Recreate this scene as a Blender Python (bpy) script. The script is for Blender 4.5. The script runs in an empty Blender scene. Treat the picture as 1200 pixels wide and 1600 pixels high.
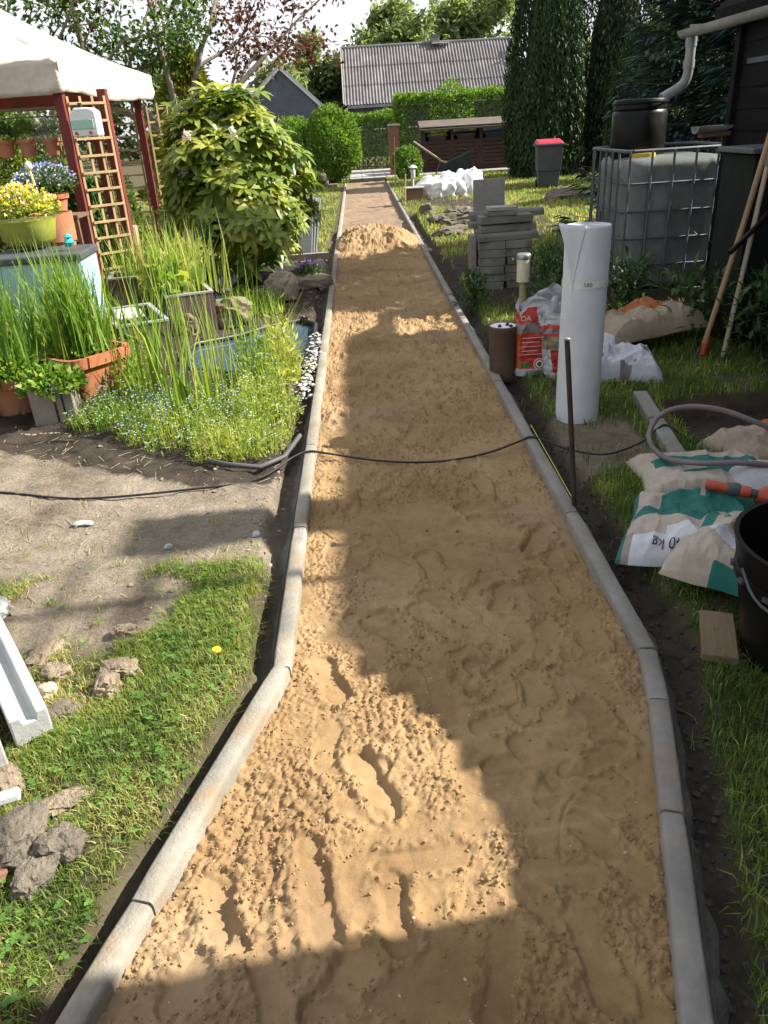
import bpy, math, random
import numpy as np
from mathutils import Vector, Matrix

# ------------------------------------------------------------------ camera, sky, sun, exposure
SC = bpy.context.scene
COL = SC.collection
cam = bpy.data.cameras.new('camera'); cam_o = bpy.data.objects.new('camera', cam); COL.objects.link(cam_o)
cam.sensor_fit = 'VERTICAL'; cam.sensor_height = 36.0; cam.lens = 27.0; cam.clip_start = 0.05; cam.clip_end = 600
cam_o.matrix_world = Matrix(((0.997931, 0.063818, -0.007795, 0.0), (-0.035707, 0.449307, -0.892663, 0.0),
                             (-0.053466, 0.891095, 0.450656, 1.6), (0, 0, 0, 1)))
SC.camera = cam_o

SUN_EL, SUN_AZ = math.radians(38), math.radians(8)      # azimuth counted from +X towards +Y
SUN = Vector((math.cos(SUN_EL)*math.cos(SUN_AZ), math.cos(SUN_EL)*math.sin(SUN_AZ), math.sin(SUN_EL)))
w = bpy.data.worlds.new('World'); SC.world = w; w.use_nodes = True
nt = w.node_tree; nt.nodes.clear()
wo = nt.nodes.new('ShaderNodeOutputWorld'); bg = nt.nodes.new('ShaderNodeBackground')
sky = nt.nodes.new('ShaderNodeTexSky'); sky.sky_type = 'NISHITA'; sky.sun_disc = False
sky.sun_elevation = SUN_EL; sky.sun_rotation = math.radians(90) - SUN_AZ
sky.air_density = 1.2; sky.dust_density = 2.0
tc = nt.nodes.new('ShaderNodeTexCoord'); mp = nt.nodes.new('ShaderNodeMapping'); mp.inputs['Scale'].default_value = (1.0, 1.0, 2.6)
nz = nt.nodes.new('ShaderNodeTexNoise'); nz.inputs['Scale'].default_value = 1.7; nz.inputs['Detail'].default_value = 7
rp = nt.nodes.new('ShaderNodeValToRGB'); rp.color_ramp.elements[0].position = .32; rp.color_ramp.elements[1].position = .53
rp.color_ramp.elements[0].color = (.10, .10, .10, 1)
mx = nt.nodes.new('ShaderNodeMix'); mx.data_type = 'RGBA'; mx.inputs[7].default_value = (5.0, 5.15, 5.4, 1)   # thin bright cloud
nt.links.new(tc.outputs['Generated'], mp.inputs['Vector']); nt.links.new(mp.outputs[0], nz.inputs['Vector'])
nt.links.new(nz.outputs['Fac'], rp.inputs[0]); nt.links.new(rp.outputs[0], mx.inputs[0]); nt.links.new(sky.outputs[0], mx.inputs[6])
nt.links.new(mx.outputs[2], bg.inputs['Color']); bg.inputs['Strength'].default_value = 0.08
nt.links.new(bg.outputs[0], wo.inputs['Surface'])
sl = bpy.data.lights.new('sun', 'SUN'); sl.energy = 5.0; sl.angle = math.radians(0.53); sl.color = (1, .94, .84)
so = bpy.data.objects.new('sun', sl); COL.objects.link(so); so.rotation_euler = SUN.to_track_quat('Z', 'Y').to_euler(); so.location = (12, 4, 14)
SC.view_settings.view_transform = 'Standard'; SC.view_settings.look = 'None'
SC.view_settings.exposure = 1.42; SC.view_settings.gamma = 1.0; SC.view_settings.use_curve_mapping = False

# ------------------------------------------------------------------ helpers
rng = np.random.default_rng(11); random.seed(5)
PI = math.pi
def sm(a, b, x):
    t = np.clip((x-a)/(b-a), 0, 1); return t*t*(3-2*t)
def _h(i, j, s):
    n = (i.astype(np.int64)*374761393 + j.astype(np.int64)*668265263 + s*1442695041) & 0xffffffff
    n = ((n ^ (n >> 13))*1274126177) & 0xffffffff
    return ((n ^ (n >> 16)) & 0xffff)/65535.0
def vn(x, y, s=0):
    xi = np.floor(x); yi = np.floor(y); fx = x-xi; fy = y-yi
    fx = fx*fx*(3-2*fx); fy = fy*fy*(3-2*fy)
    a = _h(xi, yi, s); b = _h(xi+1, yi, s); c = _h(xi, yi+1, s); d = _h(xi+1, yi+1, s)
    return (a*(1-fx)+b*fx)*(1-fy)+(c*(1-fx)+d*fx)*fy
def fbm(x, y, o=4, s=0):
    x = np.asarray(x, float); y = np.asarray(y, float)
    r = 0; a = .5; t = 0
    for k in range(o):
        r = r+a*vn(x, y, s+k*17); t += a; x = x*2.03+3.1; y = y*2.03+1.7; a *= .5
    return r/t
def worley(x, y, s=0):
    xi = np.floor(x); yi = np.floor(y); d = np.full(x.shape, 9.)
    for a in (-1, 0, 1):
        for b in (-1, 0, 1):
            cx = xi+a; cy = yi+b
            d = np.minimum(d, (cx+_h(cx, cy, s)-x)**2+(cy+_h(cx, cy, s+5)-y)**2)
    return np.sqrt(d)

def npmesh(name, V, F, rnd=None, smooth=False, attrs=None):
    """V (n,3); F a list of integer arrays (m,k)"""
    me = bpy.data.meshes.new(name); V = np.asarray(V, np.float32)
    me.vertices.add(len(V)); me.vertices.foreach_set('co', V.ravel())
    F = [np.asarray(f, np.int32) for f in F if len(f)]
    loops = np.concatenate([f.ravel() for f in F]); tot = np.concatenate([np.full(len(f), f.shape[1], np.int32) for f in F])
    st = np.concatenate(([0], np.cumsum(tot)[:-1])).astype(np.int32)
    me.loops.add(len(loops)); me.loops.foreach_set('vertex_index', loops)
    me.polygons.add(len(tot)); me.polygons.foreach_set('loop_start', st)
    if smooth: me.polygons.foreach_set('use_smooth', np.ones(len(tot), bool))
    me.update(calc_edges=True)
    al = dict(attrs or {})
    if rnd is not None: al['rnd'] = rnd
    for k, v in al.items():
        if k == 'ink':      # flat print: one colour per face
            at = me.attributes.new(k, 'FLOAT', 'FACE'); at.data.foreach_set('value', np.concatenate([np.asarray(v, np.float32).ravel()[f[:, 0]] for f in F])); continue
        at = me.attributes.new(k, 'FLOAT', 'POINT'); at.data.foreach_set('value', np.asarray(v, np.float32).ravel())
    return me
def link(name, me, mat=None, parent=None, loc=None, bev=0, segs=2):
    o = bpy.data.objects.new(name, me); COL.objects.link(o)
    if mat is not None and me is not None and not me.materials: me.materials.append(mat)
    if parent: o.parent = parent
    if loc is not None: o.location = loc
    if bev:
        m = o.modifiers.new('b', 'BEVEL'); m.width = bev; m.segments = segs; m.limit_method = 'ANGLE'; m.angle_limit = .6
    return o
def tag(o, label=None, cat=None, group=None, kind=None):
    if label: o['label'] = label
    if cat: o['category'] = cat
    if group: o['group'] = group
    if kind: o['kind'] = kind
    return o
def thing(name, loc, label, cat, group=None, rz=0):
    o = bpy.data.objects.new(name, None); COL.objects.link(o); o.empty_display_size = .1
    o.location = loc; o.rotation_euler = (0, 0, rz)
    return tag(o, label, cat, group)
def Rz(a): return Matrix.Rotation(a, 3, 'Z')
def Rx(a): return Matrix.Rotation(a, 3, 'X')
def Ry(a): return Matrix.Rotation(a, 3, 'Y')

class MB:
    def __init__(s): s.v = []; s.f = []
    def add(s, vs, fs):
        n = len(s.v); s.v += [tuple(p) for p in vs]; s.f += [tuple(i+n for i in f) for f in fs]; return s
    def box(s, c, d, R=None, taper=1.0):
        hx, hy, hz = d[0]/2, d[1]/2, d[2]/2; vs = []
        for z, t in ((-hz, 1), (hz, taper)):
            for x, y in ((-hx, -hy), (hx, -hy), (hx, hy), (-hx, hy)):
                p = Vector((x*t, y*t, z))
                if R is not None: p = R @ p
                vs.append(p+Vector(c))
        return s.add(vs, [(3, 2, 1, 0), (4, 5, 6, 7), (0, 1, 5, 4), (1, 2, 6, 5), (2, 3, 7, 6), (3, 0, 4, 7)])
    def bar(s, a, b, w, h, up=(0, 0, 1)):
        a = Vector(a); b = Vector(b); d = (b-a); L = d.length; d.normalize(); u = Vector(up)
        x = d.cross(u)
        if x.length < 1e-4: x = d.cross(Vector((0, 1, 0)))
        x.normalize(); z = x.cross(d)
        R = Matrix((x, d, z)).transposed()
        return s.box((a+b)/2, (w, L, h), R)
    def tube(s, pts, r, n=8, caps=True):
        pts = [Vector(p) for p in pts]; rs = r if hasattr(r, '__len__') else [r]*len(pts); vs = []; fs = []; px = None
        for i, p in enumerate(pts):
            d = (pts[min(i+1, len(pts)-1)]-pts[max(i-1, 0)])
            d = d.normalized() if d.length > 1e-9 else Vector((0, 0, 1))
            if px is None: px = d.orthogonal().normalized()
            else:
                px = px-d*px.dot(d); px = px.normalized() if px.length > 1e-6 else d.orthogonal().normalized()
            py = d.cross(px)
            for k in range(n):
                a = 2*PI*k/n; vs.append(p+(px*math.cos(a)+py*math.sin(a))*rs[i])
        for i in range(len(pts)-1):
            for k in range(n):
                a = i*n+k; b = i*n+(k+1) % n; fs.append((a, b, b+n, a+n))
        if caps: fs.append(tuple(range(n-1, -1, -1))); fs.append(tuple((len(pts)-1)*n+k for k in range(n)))
        return s.add(vs, fs)
    def lathe(s, prof, n=20, c=(0, 0, 0), R=None, capb=True, capt=True, sq=1.0):
        vs = []; fs = []
        for r, z in prof:
            for k in range(n):
                a = 2*PI*k/n; ca, sa = math.cos(a), math.sin(a)
                if sq != 1.0:
                    ca = math.copysign(abs(ca)**sq, ca); sa = math.copysign(abs(sa)**sq, sa)
                p = Vector((r*ca, r*sa, z))
                if R is not None: p = R @ p
                vs.append(p+Vector(c))
        for i in range(len(prof)-1):
            for k in range(n):
                a = i*n+k; b = i*n+(k+1) % n; fs.append((a, b, b+n, a+n))
        if capb: fs.append(tuple(range(n-1, -1, -1)))
        if capt: fs.append(tuple((len(prof)-1)*n+k for k in range(n)))
        return s.add(vs, fs)
    def prism(s, poly, z0, z1, R=None, c=(0, 0, 0)):
        n = len(poly); vs = []
        for z in (z0, z1):
            for x, y in poly:
                p = Vector((x, y, z))
                if R is not None: p = R @ p
                vs.append(p+Vector(c))
        return s.add(vs, [tuple(range(n-1, -1, -1)), tuple(range(n, 2*n))]+[(i, (i+1) % n, n+(i+1) % n, n+i) for i in range(n)])
    def build(s, name, mat, parent=None, smooth=False, bev=0, loc=None, segs=2):
        me = bpy.data.meshes.new(name); me.from_pydata([tuple(v) for v in s.v], [], s.f)
        if smooth:
            me.polygons.foreach_set('use_smooth', np.ones(len(me.polygons), bool))
            try: me.set_sharp_from_angle(angle=0.9)
            except Exception: pass
        me.update()
        return link(name, me, mat, parent, loc, bev, segs)

# ---- materials
MATS = {}
def _new(name):
    m = bpy.data.materials.new(name); m.use_nodes = True; n = m.node_tree; n.nodes.clear()
    out = n.nodes.new('ShaderNodeOutputMaterial'); b = n.nodes.new('ShaderNodeBsdfPrincipled')
    n.links.new(b.outputs[0], out.inputs[0]); return m, n, b, out
def _vec(n, coord='Object', scale=(1, 1, 1)):
    t = n.nodes.new('ShaderNodeTexCoord'); oi = n.nodes.new('ShaderNodeObjectInfo')
    mu = n.nodes.new('ShaderNodeMath'); mu.operation = 'MULTIPLY'; mu.inputs[1].default_value = 37.0
    n.links.new(oi.outputs['Random'], mu.inputs[0])
    mp = n.nodes.new('ShaderNodeMapping'); mp.inputs['Scale'].default_value = scale
    n.links.new(t.outputs[coord], mp.inputs['Vector']); n.links.new(mu.outputs[0], mp.inputs['Location'])
    return mp.outputs[0]
def noise(n, v, scale, det=5, rough=.55):
    z = n.nodes.new('ShaderNodeTexNoise'); z.inputs['Scale'].default_value = scale; z.inputs['Detail'].default_value = det
    z.inputs['Roughness'].default_value = rough; n.links.new(v, z.inputs['Vector']); return z.outputs['Fac']
def ramp(n, f, stops):
    r = n.nodes.new('ShaderNodeValToRGB'); cr = r.color_ramp
    while len(cr.elements) < len(stops): cr.elements.new(.5)
    for e, (p, c) in zip(cr.elements, stops):
        e.position = p; e.color = tuple(c)[:3]+(1,) if hasattr(c, '__len__') else (c, c, c, 1)
    n.links.new(f, r.inputs[0]); return r.outputs[0]
def mixc(n, f, a, b, mode='MIX'):
    m = n.nodes.new('ShaderNodeMix'); m.data_type = 'RGBA'; m.blend_type = mode
    if hasattr(f, 'links'): n.links.new(f, m.inputs[0])
    else: m.inputs[0].default_value = f
    for s, i in ((a, 6), (b, 7)):
        if hasattr(s, 'links'): n.links.new(s, m.inputs[i])
        else: m.inputs[i].default_value = tuple(s)[:3]+(1,)
    return m.outputs[2]
def bump(n, b, h, strength=.3, dist=.01):
    u = n.nodes.new('ShaderNodeBump'); u.inputs['Strength'].default_value = strength; u.inputs['Distance'].default_value = dist
    n.links.new(h, u.inputs['Height']); n.links.new(u.outputs[0], b.inputs['Normal']); return u
def M(name, c1, c2=None, scale=6, rough=.75, bs=60, bst=.25, bd=.004, metal=0, stretch=(1, 1, 1), dirt=None, dscale=3, damt=.5, spec=.4, coord='Object', trans=0):
    if name in MATS: return MATS[name]
    m, n, b, out = _new(name); v = _vec(n, coord, stretch)
    c2 = c2 or tuple(x*.72 for x in c1)
    col = ramp(n, noise(n, v, scale, 6), [(.3, c2), (.7, c1)])
    col = mixc(n, .35, col, ramp(n, noise(n, v, scale*9, 3), [(.25, .45), (.75, 1.0)]), 'MULTIPLY')
    if dirt is not None:
        col = mixc(n, ramp(n, noise(n, v, dscale, 7, .65), [(.5, 0.0), (.72, damt)]), col, dirt)
    n.links.new(col, b.inputs['Base Color'])
    rr = ramp(n, noise(n, v, scale*2.3, 4), [(.3, max(rough-.12, .02)), (.7, min(rough+.1, 1))])
    n.links.new(rr, b.inputs['Roughness']); b.inputs['Metallic'].default_value = metal
    b.inputs['Specular IOR Level'].default_value = spec
    if bst: bump(n, b, noise(n, v, bs, 5, .6), bst, bd)
    if trans:
        tr = n.nodes.new('ShaderNodeBsdfTranslucent'); n.links.new(col, tr.inputs['Color'])
        mi = n.nodes.new('ShaderNodeMixShader'); mi.inputs[0].default_value = trans
        n.links.new(b.outputs[0], mi.inputs[1]); n.links.new(tr.outputs[0], mi.inputs[2]); n.links.new(mi.outputs[0], out.inputs[0])
    MATS[name] = m; return m
def LF(name, cols, trans=.35, rough=.55, spec=.3):
    """foliage: each leaf takes its hue from its own random attribute"""
    if name in MATS: return MATS[name]
    m, n, b, out = _new(name); a = n.nodes.new('ShaderNodeAttribute'); a.attribute_name = 'rnd'
    k = len(cols); col = ramp(n, a.outputs['Fac'], [(i/(k-1), c) for i, c in enumerate(cols)])
    n.links.new(col, b.inputs['Base Color']); b.inputs['Roughness'].default_value = rough; b.inputs['Specular IOR Level'].default_value = spec
    if trans:
        tr = n.nodes.new('ShaderNodeBsdfTranslucent')
        n.links.new(mixc(n, 1.0, col, (1.5, 1.45, .7), 'MULTIPLY'), tr.inputs['Color'])
        mi = n.nodes.new('ShaderNodeMixShader'); mi.inputs[0].default_value = trans
        n.links.new(b.outputs[0], mi.inputs[1]); n.links.new(tr.outputs[0], mi.inputs[2]); n.links.new(mi.outputs[0], out.inputs[0])
    MATS[name] = m; return m

# ---- foliage geometry
def unit(a): return a/np.maximum(np.linalg.norm(a, axis=1, keepdims=True), 1e-9)
def rdir(n): return unit(rng.normal(size=(n, 3)))
def leaves(P, D, U, L, W, fold=.25, droop=0.0):
    """4-vertex folded leaves: P base, D axis, U upper side"""
    P = np.asarray(P, float); n = len(P); D = unit(D); S = unit(np.cross(D, U)); N = np.cross(S, D)
    L = np.broadcast_to(L, n)[:, None]; W = np.broadcast_to(W, n)[:, None]
    mid = P+D*L*.45; tip = P+D*L-np.array([0, 0, 1.])*L*droop
    V = np.stack([P, mid+S*W*.5+N*W*fold, tip, mid-S*W*.5+N*W*fold], 1).reshape(-1, 3)
    i = np.arange(n)[:, None]*4
    F = np.concatenate([i+np.array([[0, 1, 2]]), i+np.array([[0, 2, 3]])], 0)
    return V, F
def blades(P, L, W, lean=.5, curve=.6, dirv=None):
    """grass blades: 5 vertices each"""
    n = len(P); a = rng.uniform(0, 2*PI, n) if dirv is None else dirv
    d = np.stack([np.cos(a), np.sin(a), np.zeros(n)], 1); s = np.stack([-d[:, 1], d[:, 0], np.zeros(n)], 1)
    ln = (rng.random(n)**1.3*lean)[:, None]; L = np.broadcast_to(L, n)[:, None]; W = np.broadcast_to(W, n)[:, None]
    up = np.array([0, 0, 1.]); m = P+(up*(1-ln*.35)+d*ln*.5)*L*.55
    cv = (rng.random(n)*curve)[:, None]
    t = m+(up*(1-ln*.6-cv*.75)+d*(ln*.9+cv*.8))*L*.5
    V = np.stack([P-s*W*.5, P+s*W*.5, m+s*W*.42, m-s*W*.42, t], 1).reshape(-1, 3)
    i = np.arange(n)[:, None]*5
    return V, [i+np.array([[0, 1, 2, 3]]), i+np.array([[3, 2, 4]])]
class FO:
    """collects foliage pieces that share one mesh"""
    def __init__(s): s.V = []; s.F = {}; s.R = []; s.n = 0
    def add(s, V, Fs, rnd, per):
        if not isinstance(Fs, list): Fs = [Fs]
        for f in Fs: s.F.setdefault(f.shape[1], []).append(f+s.n)
        s.V.append(V); s.R.append(np.repeat(np.broadcast_to(rnd, len(V)//per), per)); s.n += len(V); return s
    def leaf(s, P, D, U, L, W, rnd, fold=.25, droop=0.): 
        V, F = leaves(P, D, U, L, W, fold, droop); return s.add(V, F, rnd, 4)
    def blade(s, P, L, W, rnd, lean=.5, curve=.6, dirv=None):
        V, F = blades(P, L, W, lean, curve, dirv); return s.add(V, F, rnd, 5)
    def build(s, name, mat, parent=None, loc=None, smooth=False):
        me = npmesh(name, np.concatenate(s.V), [np.concatenate(v) for v in s.F.values()], np.concatenate(s.R), smooth)
        return link(name, me, mat, parent, loc)
def text_mesh(body, size):
    cu = bpy.data.curves.new('lettering', 'FONT'); cu.body = body; cu.size = size; cu.align_x = 'CENTER'; cu.align_y = 'CENTER'
    o = bpy.data.objects.new('lettering', cu); COL.objects.link(o)
    bpy.context.view_layer.update(); dg = bpy.context.evaluated_depsgraph_get()
    me = bpy.data.meshes.new_from_object(o.evaluated_get(dg)); bpy.data.objects.remove(o); return me
def map_text(body, size, fn, mat, parent, name='lettering'):
    me = text_mesh(body, size)
    for v in me.vertices: v.co = fn(v.co.x, v.co.y)
    me.update(); me.materials.clear()
    return link(name, me, mat, parent)

# ------------------------------------------------------------------ layout of the path
def XL(y): y = np.asarray(y, float); return np.where(y > 2.08, -.357, -.357+(y-2.08)*.30)
def XR(y): y = np.asarray(y, float); return np.where(y > 2.05, .868+(y-2)*.003, np.where(y > 1.8, .868-(2.05-y)*.2, .818-(1.8-y)*.275))
KW = .064
POND = np.array([(-1.05, 5.75), (-.75, 5.72), (-.52, 5.75), (-.46, 6.0), (-.455, 6.6), (-.47, 7.2), (-.62, 7.42), (-.9, 7.25), (-1.15, 6.95), (-1.5, 6.75), (-1.58, 6.35), (-1.4, 5.9)])
def inpoly(x, y, poly):
    x = np.asarray(x, float); y = np.asarray(y, float); r = np.zeros(x.shape, bool); n = len(poly)
    for i in range(n):
        x0, y0 = poly[i]; x1, y1 = poly[(i+1) % n]
        c = ((y0 > y) != (y1 > y)) & (x < (x1-x0)*(y-y0)/((y1-y0) if y1 != y0 else 1e-9)+x0); r ^= c
    return r
BED = np.array([(-4.2, 4.9), (-2.6, 4.6), (-2.0, 4.3), (-1.5, 3.9), (-.95, 3.7), (-.55, 3.68), (-.42, 4.2), (-.42, 9.6), (-.6, 10.2), (-2.2, 10.6), (-4.5, 10.8), (-7, 9)])
BARE = np.array([(.93, 3.45), (1.46, 3.66), (1.5, 4.2), (1.36, 4.42), (.93, 4.4)])
PIT = np.array([(1.72, 3.72), (2.9, 3.62), (2.9, 4.5), (1.78, 4.5)])
RSOIL = np.array([(1.2, 7.2), (3.4, 6.9), (3.4, 9.2), (1.15, 9.3)])
def zones(x, y):
    """masks: left dirt yard, dark soil, and how much grass grows"""
    nlow = fbm(x*1.3+9, y*1.3, 4, 3); nh = fbm(x*6, y*6, 3, 8); xl = XL(y); xr = XR(y); outl = xl-KW/2-x; outr = x-xr-KW/2
    left = outl > 0; right = outr > 0
    e = (nlow-.5)*.5+(nh-.5)*.25
    dirt = left*sm(2.68, 2.95, y+e*.55+np.clip(-x-1.2, 0, 2)*.25)*(1-sm(4.3, 4.8, y+e))
    dirt = np.maximum(dirt, left*sm(.55, .62, nlow+.0*x)*sm(-.75, -1.0, x)*sm(2.2, 2.5, y)*(y < 3)*.9)
    # bare patch at the near left lawn and walked strip behind the rhododendron
    for px, py, pr in ((-1.06, 2.5, .22), (-.95, 2.62, .16), (-.9, 2.47, .1), (-.92, 1.57, .1), (-1.2, 2.75, .25), (-1.35, 2.45, .2)):
        dirt = np.maximum(dirt, left*(1-sm(pr*.5, pr*1.3, np.hypot(x-px, (y-py)*1.1)+e*.5)))
    dirt = np.maximum(dirt, left*sm(9.7, 10.0, y+e*.6)*(1-sm(11.25, 11.5, y+e*.4))*sm(-1.9, -1.3, x+e))
    dirt = np.maximum(dirt, right*inpoly(x+e*.1, y+e*.1, BARE)*.8)
    dirt = np.maximum(dirt, left*(1-sm(.03, .085, outl+e*.12))*(y < 12)*.85)
    soil = left*inpoly(x+e*.3, y+e*.3, BED)*1.0
    wl = np.where(y < 2.1, .035, np.where(y < 3, .07, .1)); wr = np.where(y < 1.9, .065, .115)+(nlow-.5)*.12
    trl = left*(1-sm(wl, wl+.05, outl+e*.05)); trr = right*(1-sm(wr, wr+.07, outr+e*.12))*(y < 16)
    soil = np.maximum(soil, np.maximum(trl*(y < 14)*.6, trr))
    soil = np.maximum(soil, right*inpoly(x+e*.1, y+e*.1, PIT))
    soil = np.maximum(soil, right*inpoly(x+e*.4, y+e*.3, RSOIL)*.8)
    soil = np.maximum(soil, right*sm(.56, .62, fbm(x*.9, y*.9, 4, 31))*(y > 8)*(y < 19)*(x < 3.2)*.9)
    soil = np.maximum(soil, right*(x > 2.6)*(y < 7.4)*sm(.42, .5, nlow)*.8)
    grass = (left | right)*np.clip(1.05-dirt*1.15-soil*1.2+(fbm(x*22, y*22, 3, 66)-.5)*.9*(dirt+soil > .06)-.75*sm(.60, .70, fbm(x*5+4, y*5, 3, 67)), 0, 1)
    return dirt, soil, grass, trl, trr
def ground_h(x, y, z4=None):
    dirt, soil, grass, trl, trr = z4 if z4 is not None else zones(x, y)
    h = -.02+(fbm(x*.8, y*.8, 4, 1)-.5)*.05+(fbm(x*5, y*5, 4, 2)-.5)*.03*(1+soil*1.4)+(fbm(x*14, y*14, 4, 12)-.5)*.02*(dirt+soil)
    h = h-dirt*.02-trl*np.where(y < 2.6, .09, .07)*(y < 14)-trr*.085
    h = h-inpoly(x, y, PIT)*.13
    h = np.where((x > XL(y)-KW/2+.01) & (x < XR(y)+KW/2-.01) & (y < 28), -.22, h)
    pd = inpoly(x, y, POND)
    h = np.where(pd, -.34, h)
    far = sm(30, 60, y); h = h*(1-far)-.03*far
    return h
def graded(lo, hi, mid, fine, grow):
    a = [mid]; st = fine
    while a[-1] < hi: a.append(a[-1]+st); st *= grow
    b = [mid]; st = fine
    while b[-1] > lo: b.append(b[-1]-st); st *= grow
    return np.array(sorted(set(b+a)))
gx = np.concatenate([graded(-300, -3.2, -3.2, .05, 1.16)[:-1], np.arange(-3.2, 3.3, .024), graded(3.3, 300, 3.3, .05, 1.16)])
gy = np.concatenate([np.arange(-8, .2, .4), np.arange(.2, 5, .022), np.arange(5, 12, .05), np.arange(12, 30, .15), graded(30, 400, 30, .4, 1.12)])
X, Y = np.meshgrid(gx, gy); zz = zones(X, Y); H = ground_h(X, Y, zz)
nx, ny = len(gx), len(gy)
ii = (np.arange(ny-1)[:, None]*nx+np.arange(nx-1)[None]).ravel()
F = np.stack([ii, ii+1, ii+1+nx, ii+nx], 1)
m, n, b, out = _new('ground_earth'); v = _vec(n, 'Object')
def att(n, k):
    a = n.nodes.new('ShaderNodeAttribute'); a.attribute_name = k; return a.outputs['Fac']
turf = ramp(n, noise(n, v, 9, 6), [(.3, (.055, .045, .028)), (.7, (.095, .085, .042))])
dcol = ramp(n, noise(n, v, 2.4, 9, .72), [(.3, (.11, .088, .066)), (.48, (.225, .185, .14)), (.7, (.33, .28, .22))])
dcol = mixc(n, .55, dcol, ramp(n, noise(n, v, 55, 4, .7), [(.3, .42), (.6, 1.0)]), 'MULTIPLY')
scol = ramp(n, noise(n, v, 6, 8, .7), [(.3, (.022, .018, .014)), (.7, (.075, .06, .046))])
col = mixc(n, att(n, 'dirt'), turf, dcol); col = mixc(n, att(n, 'soil'), col, scol)
n.links.new(col, b.inputs['Base Color']); b.inputs['Roughness'].default_value = .95; b.inputs['Specular IOR Level'].default_value = .15
bump(n, b, noise(n, v, 42, 8, .7), .9, .02)
MATS['earth'] = m
tag(link('ground', npmesh('ground', np.stack([X, Y, H], -1).reshape(-1, 3), [F], smooth=True, attrs={'dirt': zz[0], 'soil': zz[1]}), m), 'bare earth and lawn ground around the path', kind='structure')

# ------------------------------------------------------------------ sand bed
ys = [.35]
while ys[-1] < 14.2: yv = ys[-1]; ys.append(yv+min(max(.0042, (yv*yv+2.5)/1400*.85), .03))
ys = np.array(ys); nu = 310; us = np.linspace(0, 1, nu)
Ys = np.repeat(ys[:, None], nu, 1); xa = XL(ys)+KW/2-.012; xb = XR(ys)-KW/2+.012
Xs = xa[:, None]+(xb-xa)[:, None]*us[None]
base = -.058+(fbm(Xs*2.2, Ys*2.2, 4, 41)-.5)*.045+(fbm(Xs*7, Ys*7, 3, 42)-.5)*.016
base += .010*np.exp(-((Xs-xa[:, None])/.10)**2)*(fbm(Ys*1.7, Ys*0+3, 3, 43)) + .016*np.exp(-((Xs-xb[:, None])/.08)**2)*fbm(Ys*1.9, Ys*0+7, 3, 44)
cm = sm(.46, .58, fbm(Xs*3.4+2, Ys*2.6, 4, 45)); cm = np.maximum(cm, np.exp(-((Xs-xa[:, None])/.14)**2)*sm(.3, .5, fbm(Xs*4, Ys*4, 3, 46)))
cm = np.maximum(cm, .9*np.exp(-((Xs-xb[:, None])/.10)**2)*sm(.35, .55, fbm(Xs*4, Ys*4, 3, 47)))
wx = Xs+(fbm(Xs*18, Ys*18, 2, 60)-.5)*.03; wy = Ys+(fbm(Xs*18, Ys*18, 2, 61)-.5)*.03
crumb = np.clip(.75-worley(wx*46, wy*46, 1), 0, 1)*.011+np.clip(.7-worley(wx*95, wy*95, 2), 0, 1)*.006+np.clip(.62-worley(wx*24, wy*24, 3), 0, 1)*.014*sm(.5, .7, fbm(Xs*5, Ys*5, 3, 48))
smooth_h = (fbm(Xs*26, Ys*26, 3, 49)-.5)*.006+(fbm(Xs*70, Ys*70, 2, 50)-.5)*.003
hs = base+smooth_h+(fbm(Xs*9+5, Ys*7, 4, 51)-.5)*.045*sm(2.8, 4.5, Ys)+(fbm(Xs*16+5, Ys*9, 3, 52)-.5)*.03*sm(3.5, 5.5, Ys)
# footprints: (x, y, heading, length, depth)
prints = []
fr = np.random.default_rng(3)
hand = [(-.2, 2.06, .35, .27, .022), (-.2, 1.76, -.1, .22, .012), (-.2, 1.22, .25, .30, .022), (-.02, 1.2, .1, .24, .026), (-.1, 1.5, 1.0, .16, .012),
        (.42, 1.62, .5, .27, .028), (.52, 1.32, .45, .28, .026), (.33, 1.17, .6, .25, .028), (.45, 1.02, .2, .3, .022), (.2, 1.02, -.3, .28, .02), (-.3, 1.02, .3, .28, .02), (.62, 1.75, .2, .26, .03), (.58, 2.2, .3, .27, .03),
        (.62, 2.55, .1, .25, .034), (.70, 2.95, .3, .24, .034), (.3, 2.05, -.3, .28, .022), (.05, 2.3, .1, .28, .02), (.2, 2.75, .2, .26, .02), (-.1, 2.9, -.2, .28, .022)]
for h_ in hand: prints.append(h_[:4]+(h_[4]*.48,))
for k in range(210):
    y_ = .7+(fr.random()**1.15)*10.6
    prints.append((float(XL(y_))+.12+fr.random()*(float(XR(y_)-XL(y_))-.26), y_, fr.normal(0, .55)+(0 if fr.random() < .8 else 1.4), fr.uniform(.2, .3), fr.uniform(.003, .015)))
fmask = np.zeros_like(hs)
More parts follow.
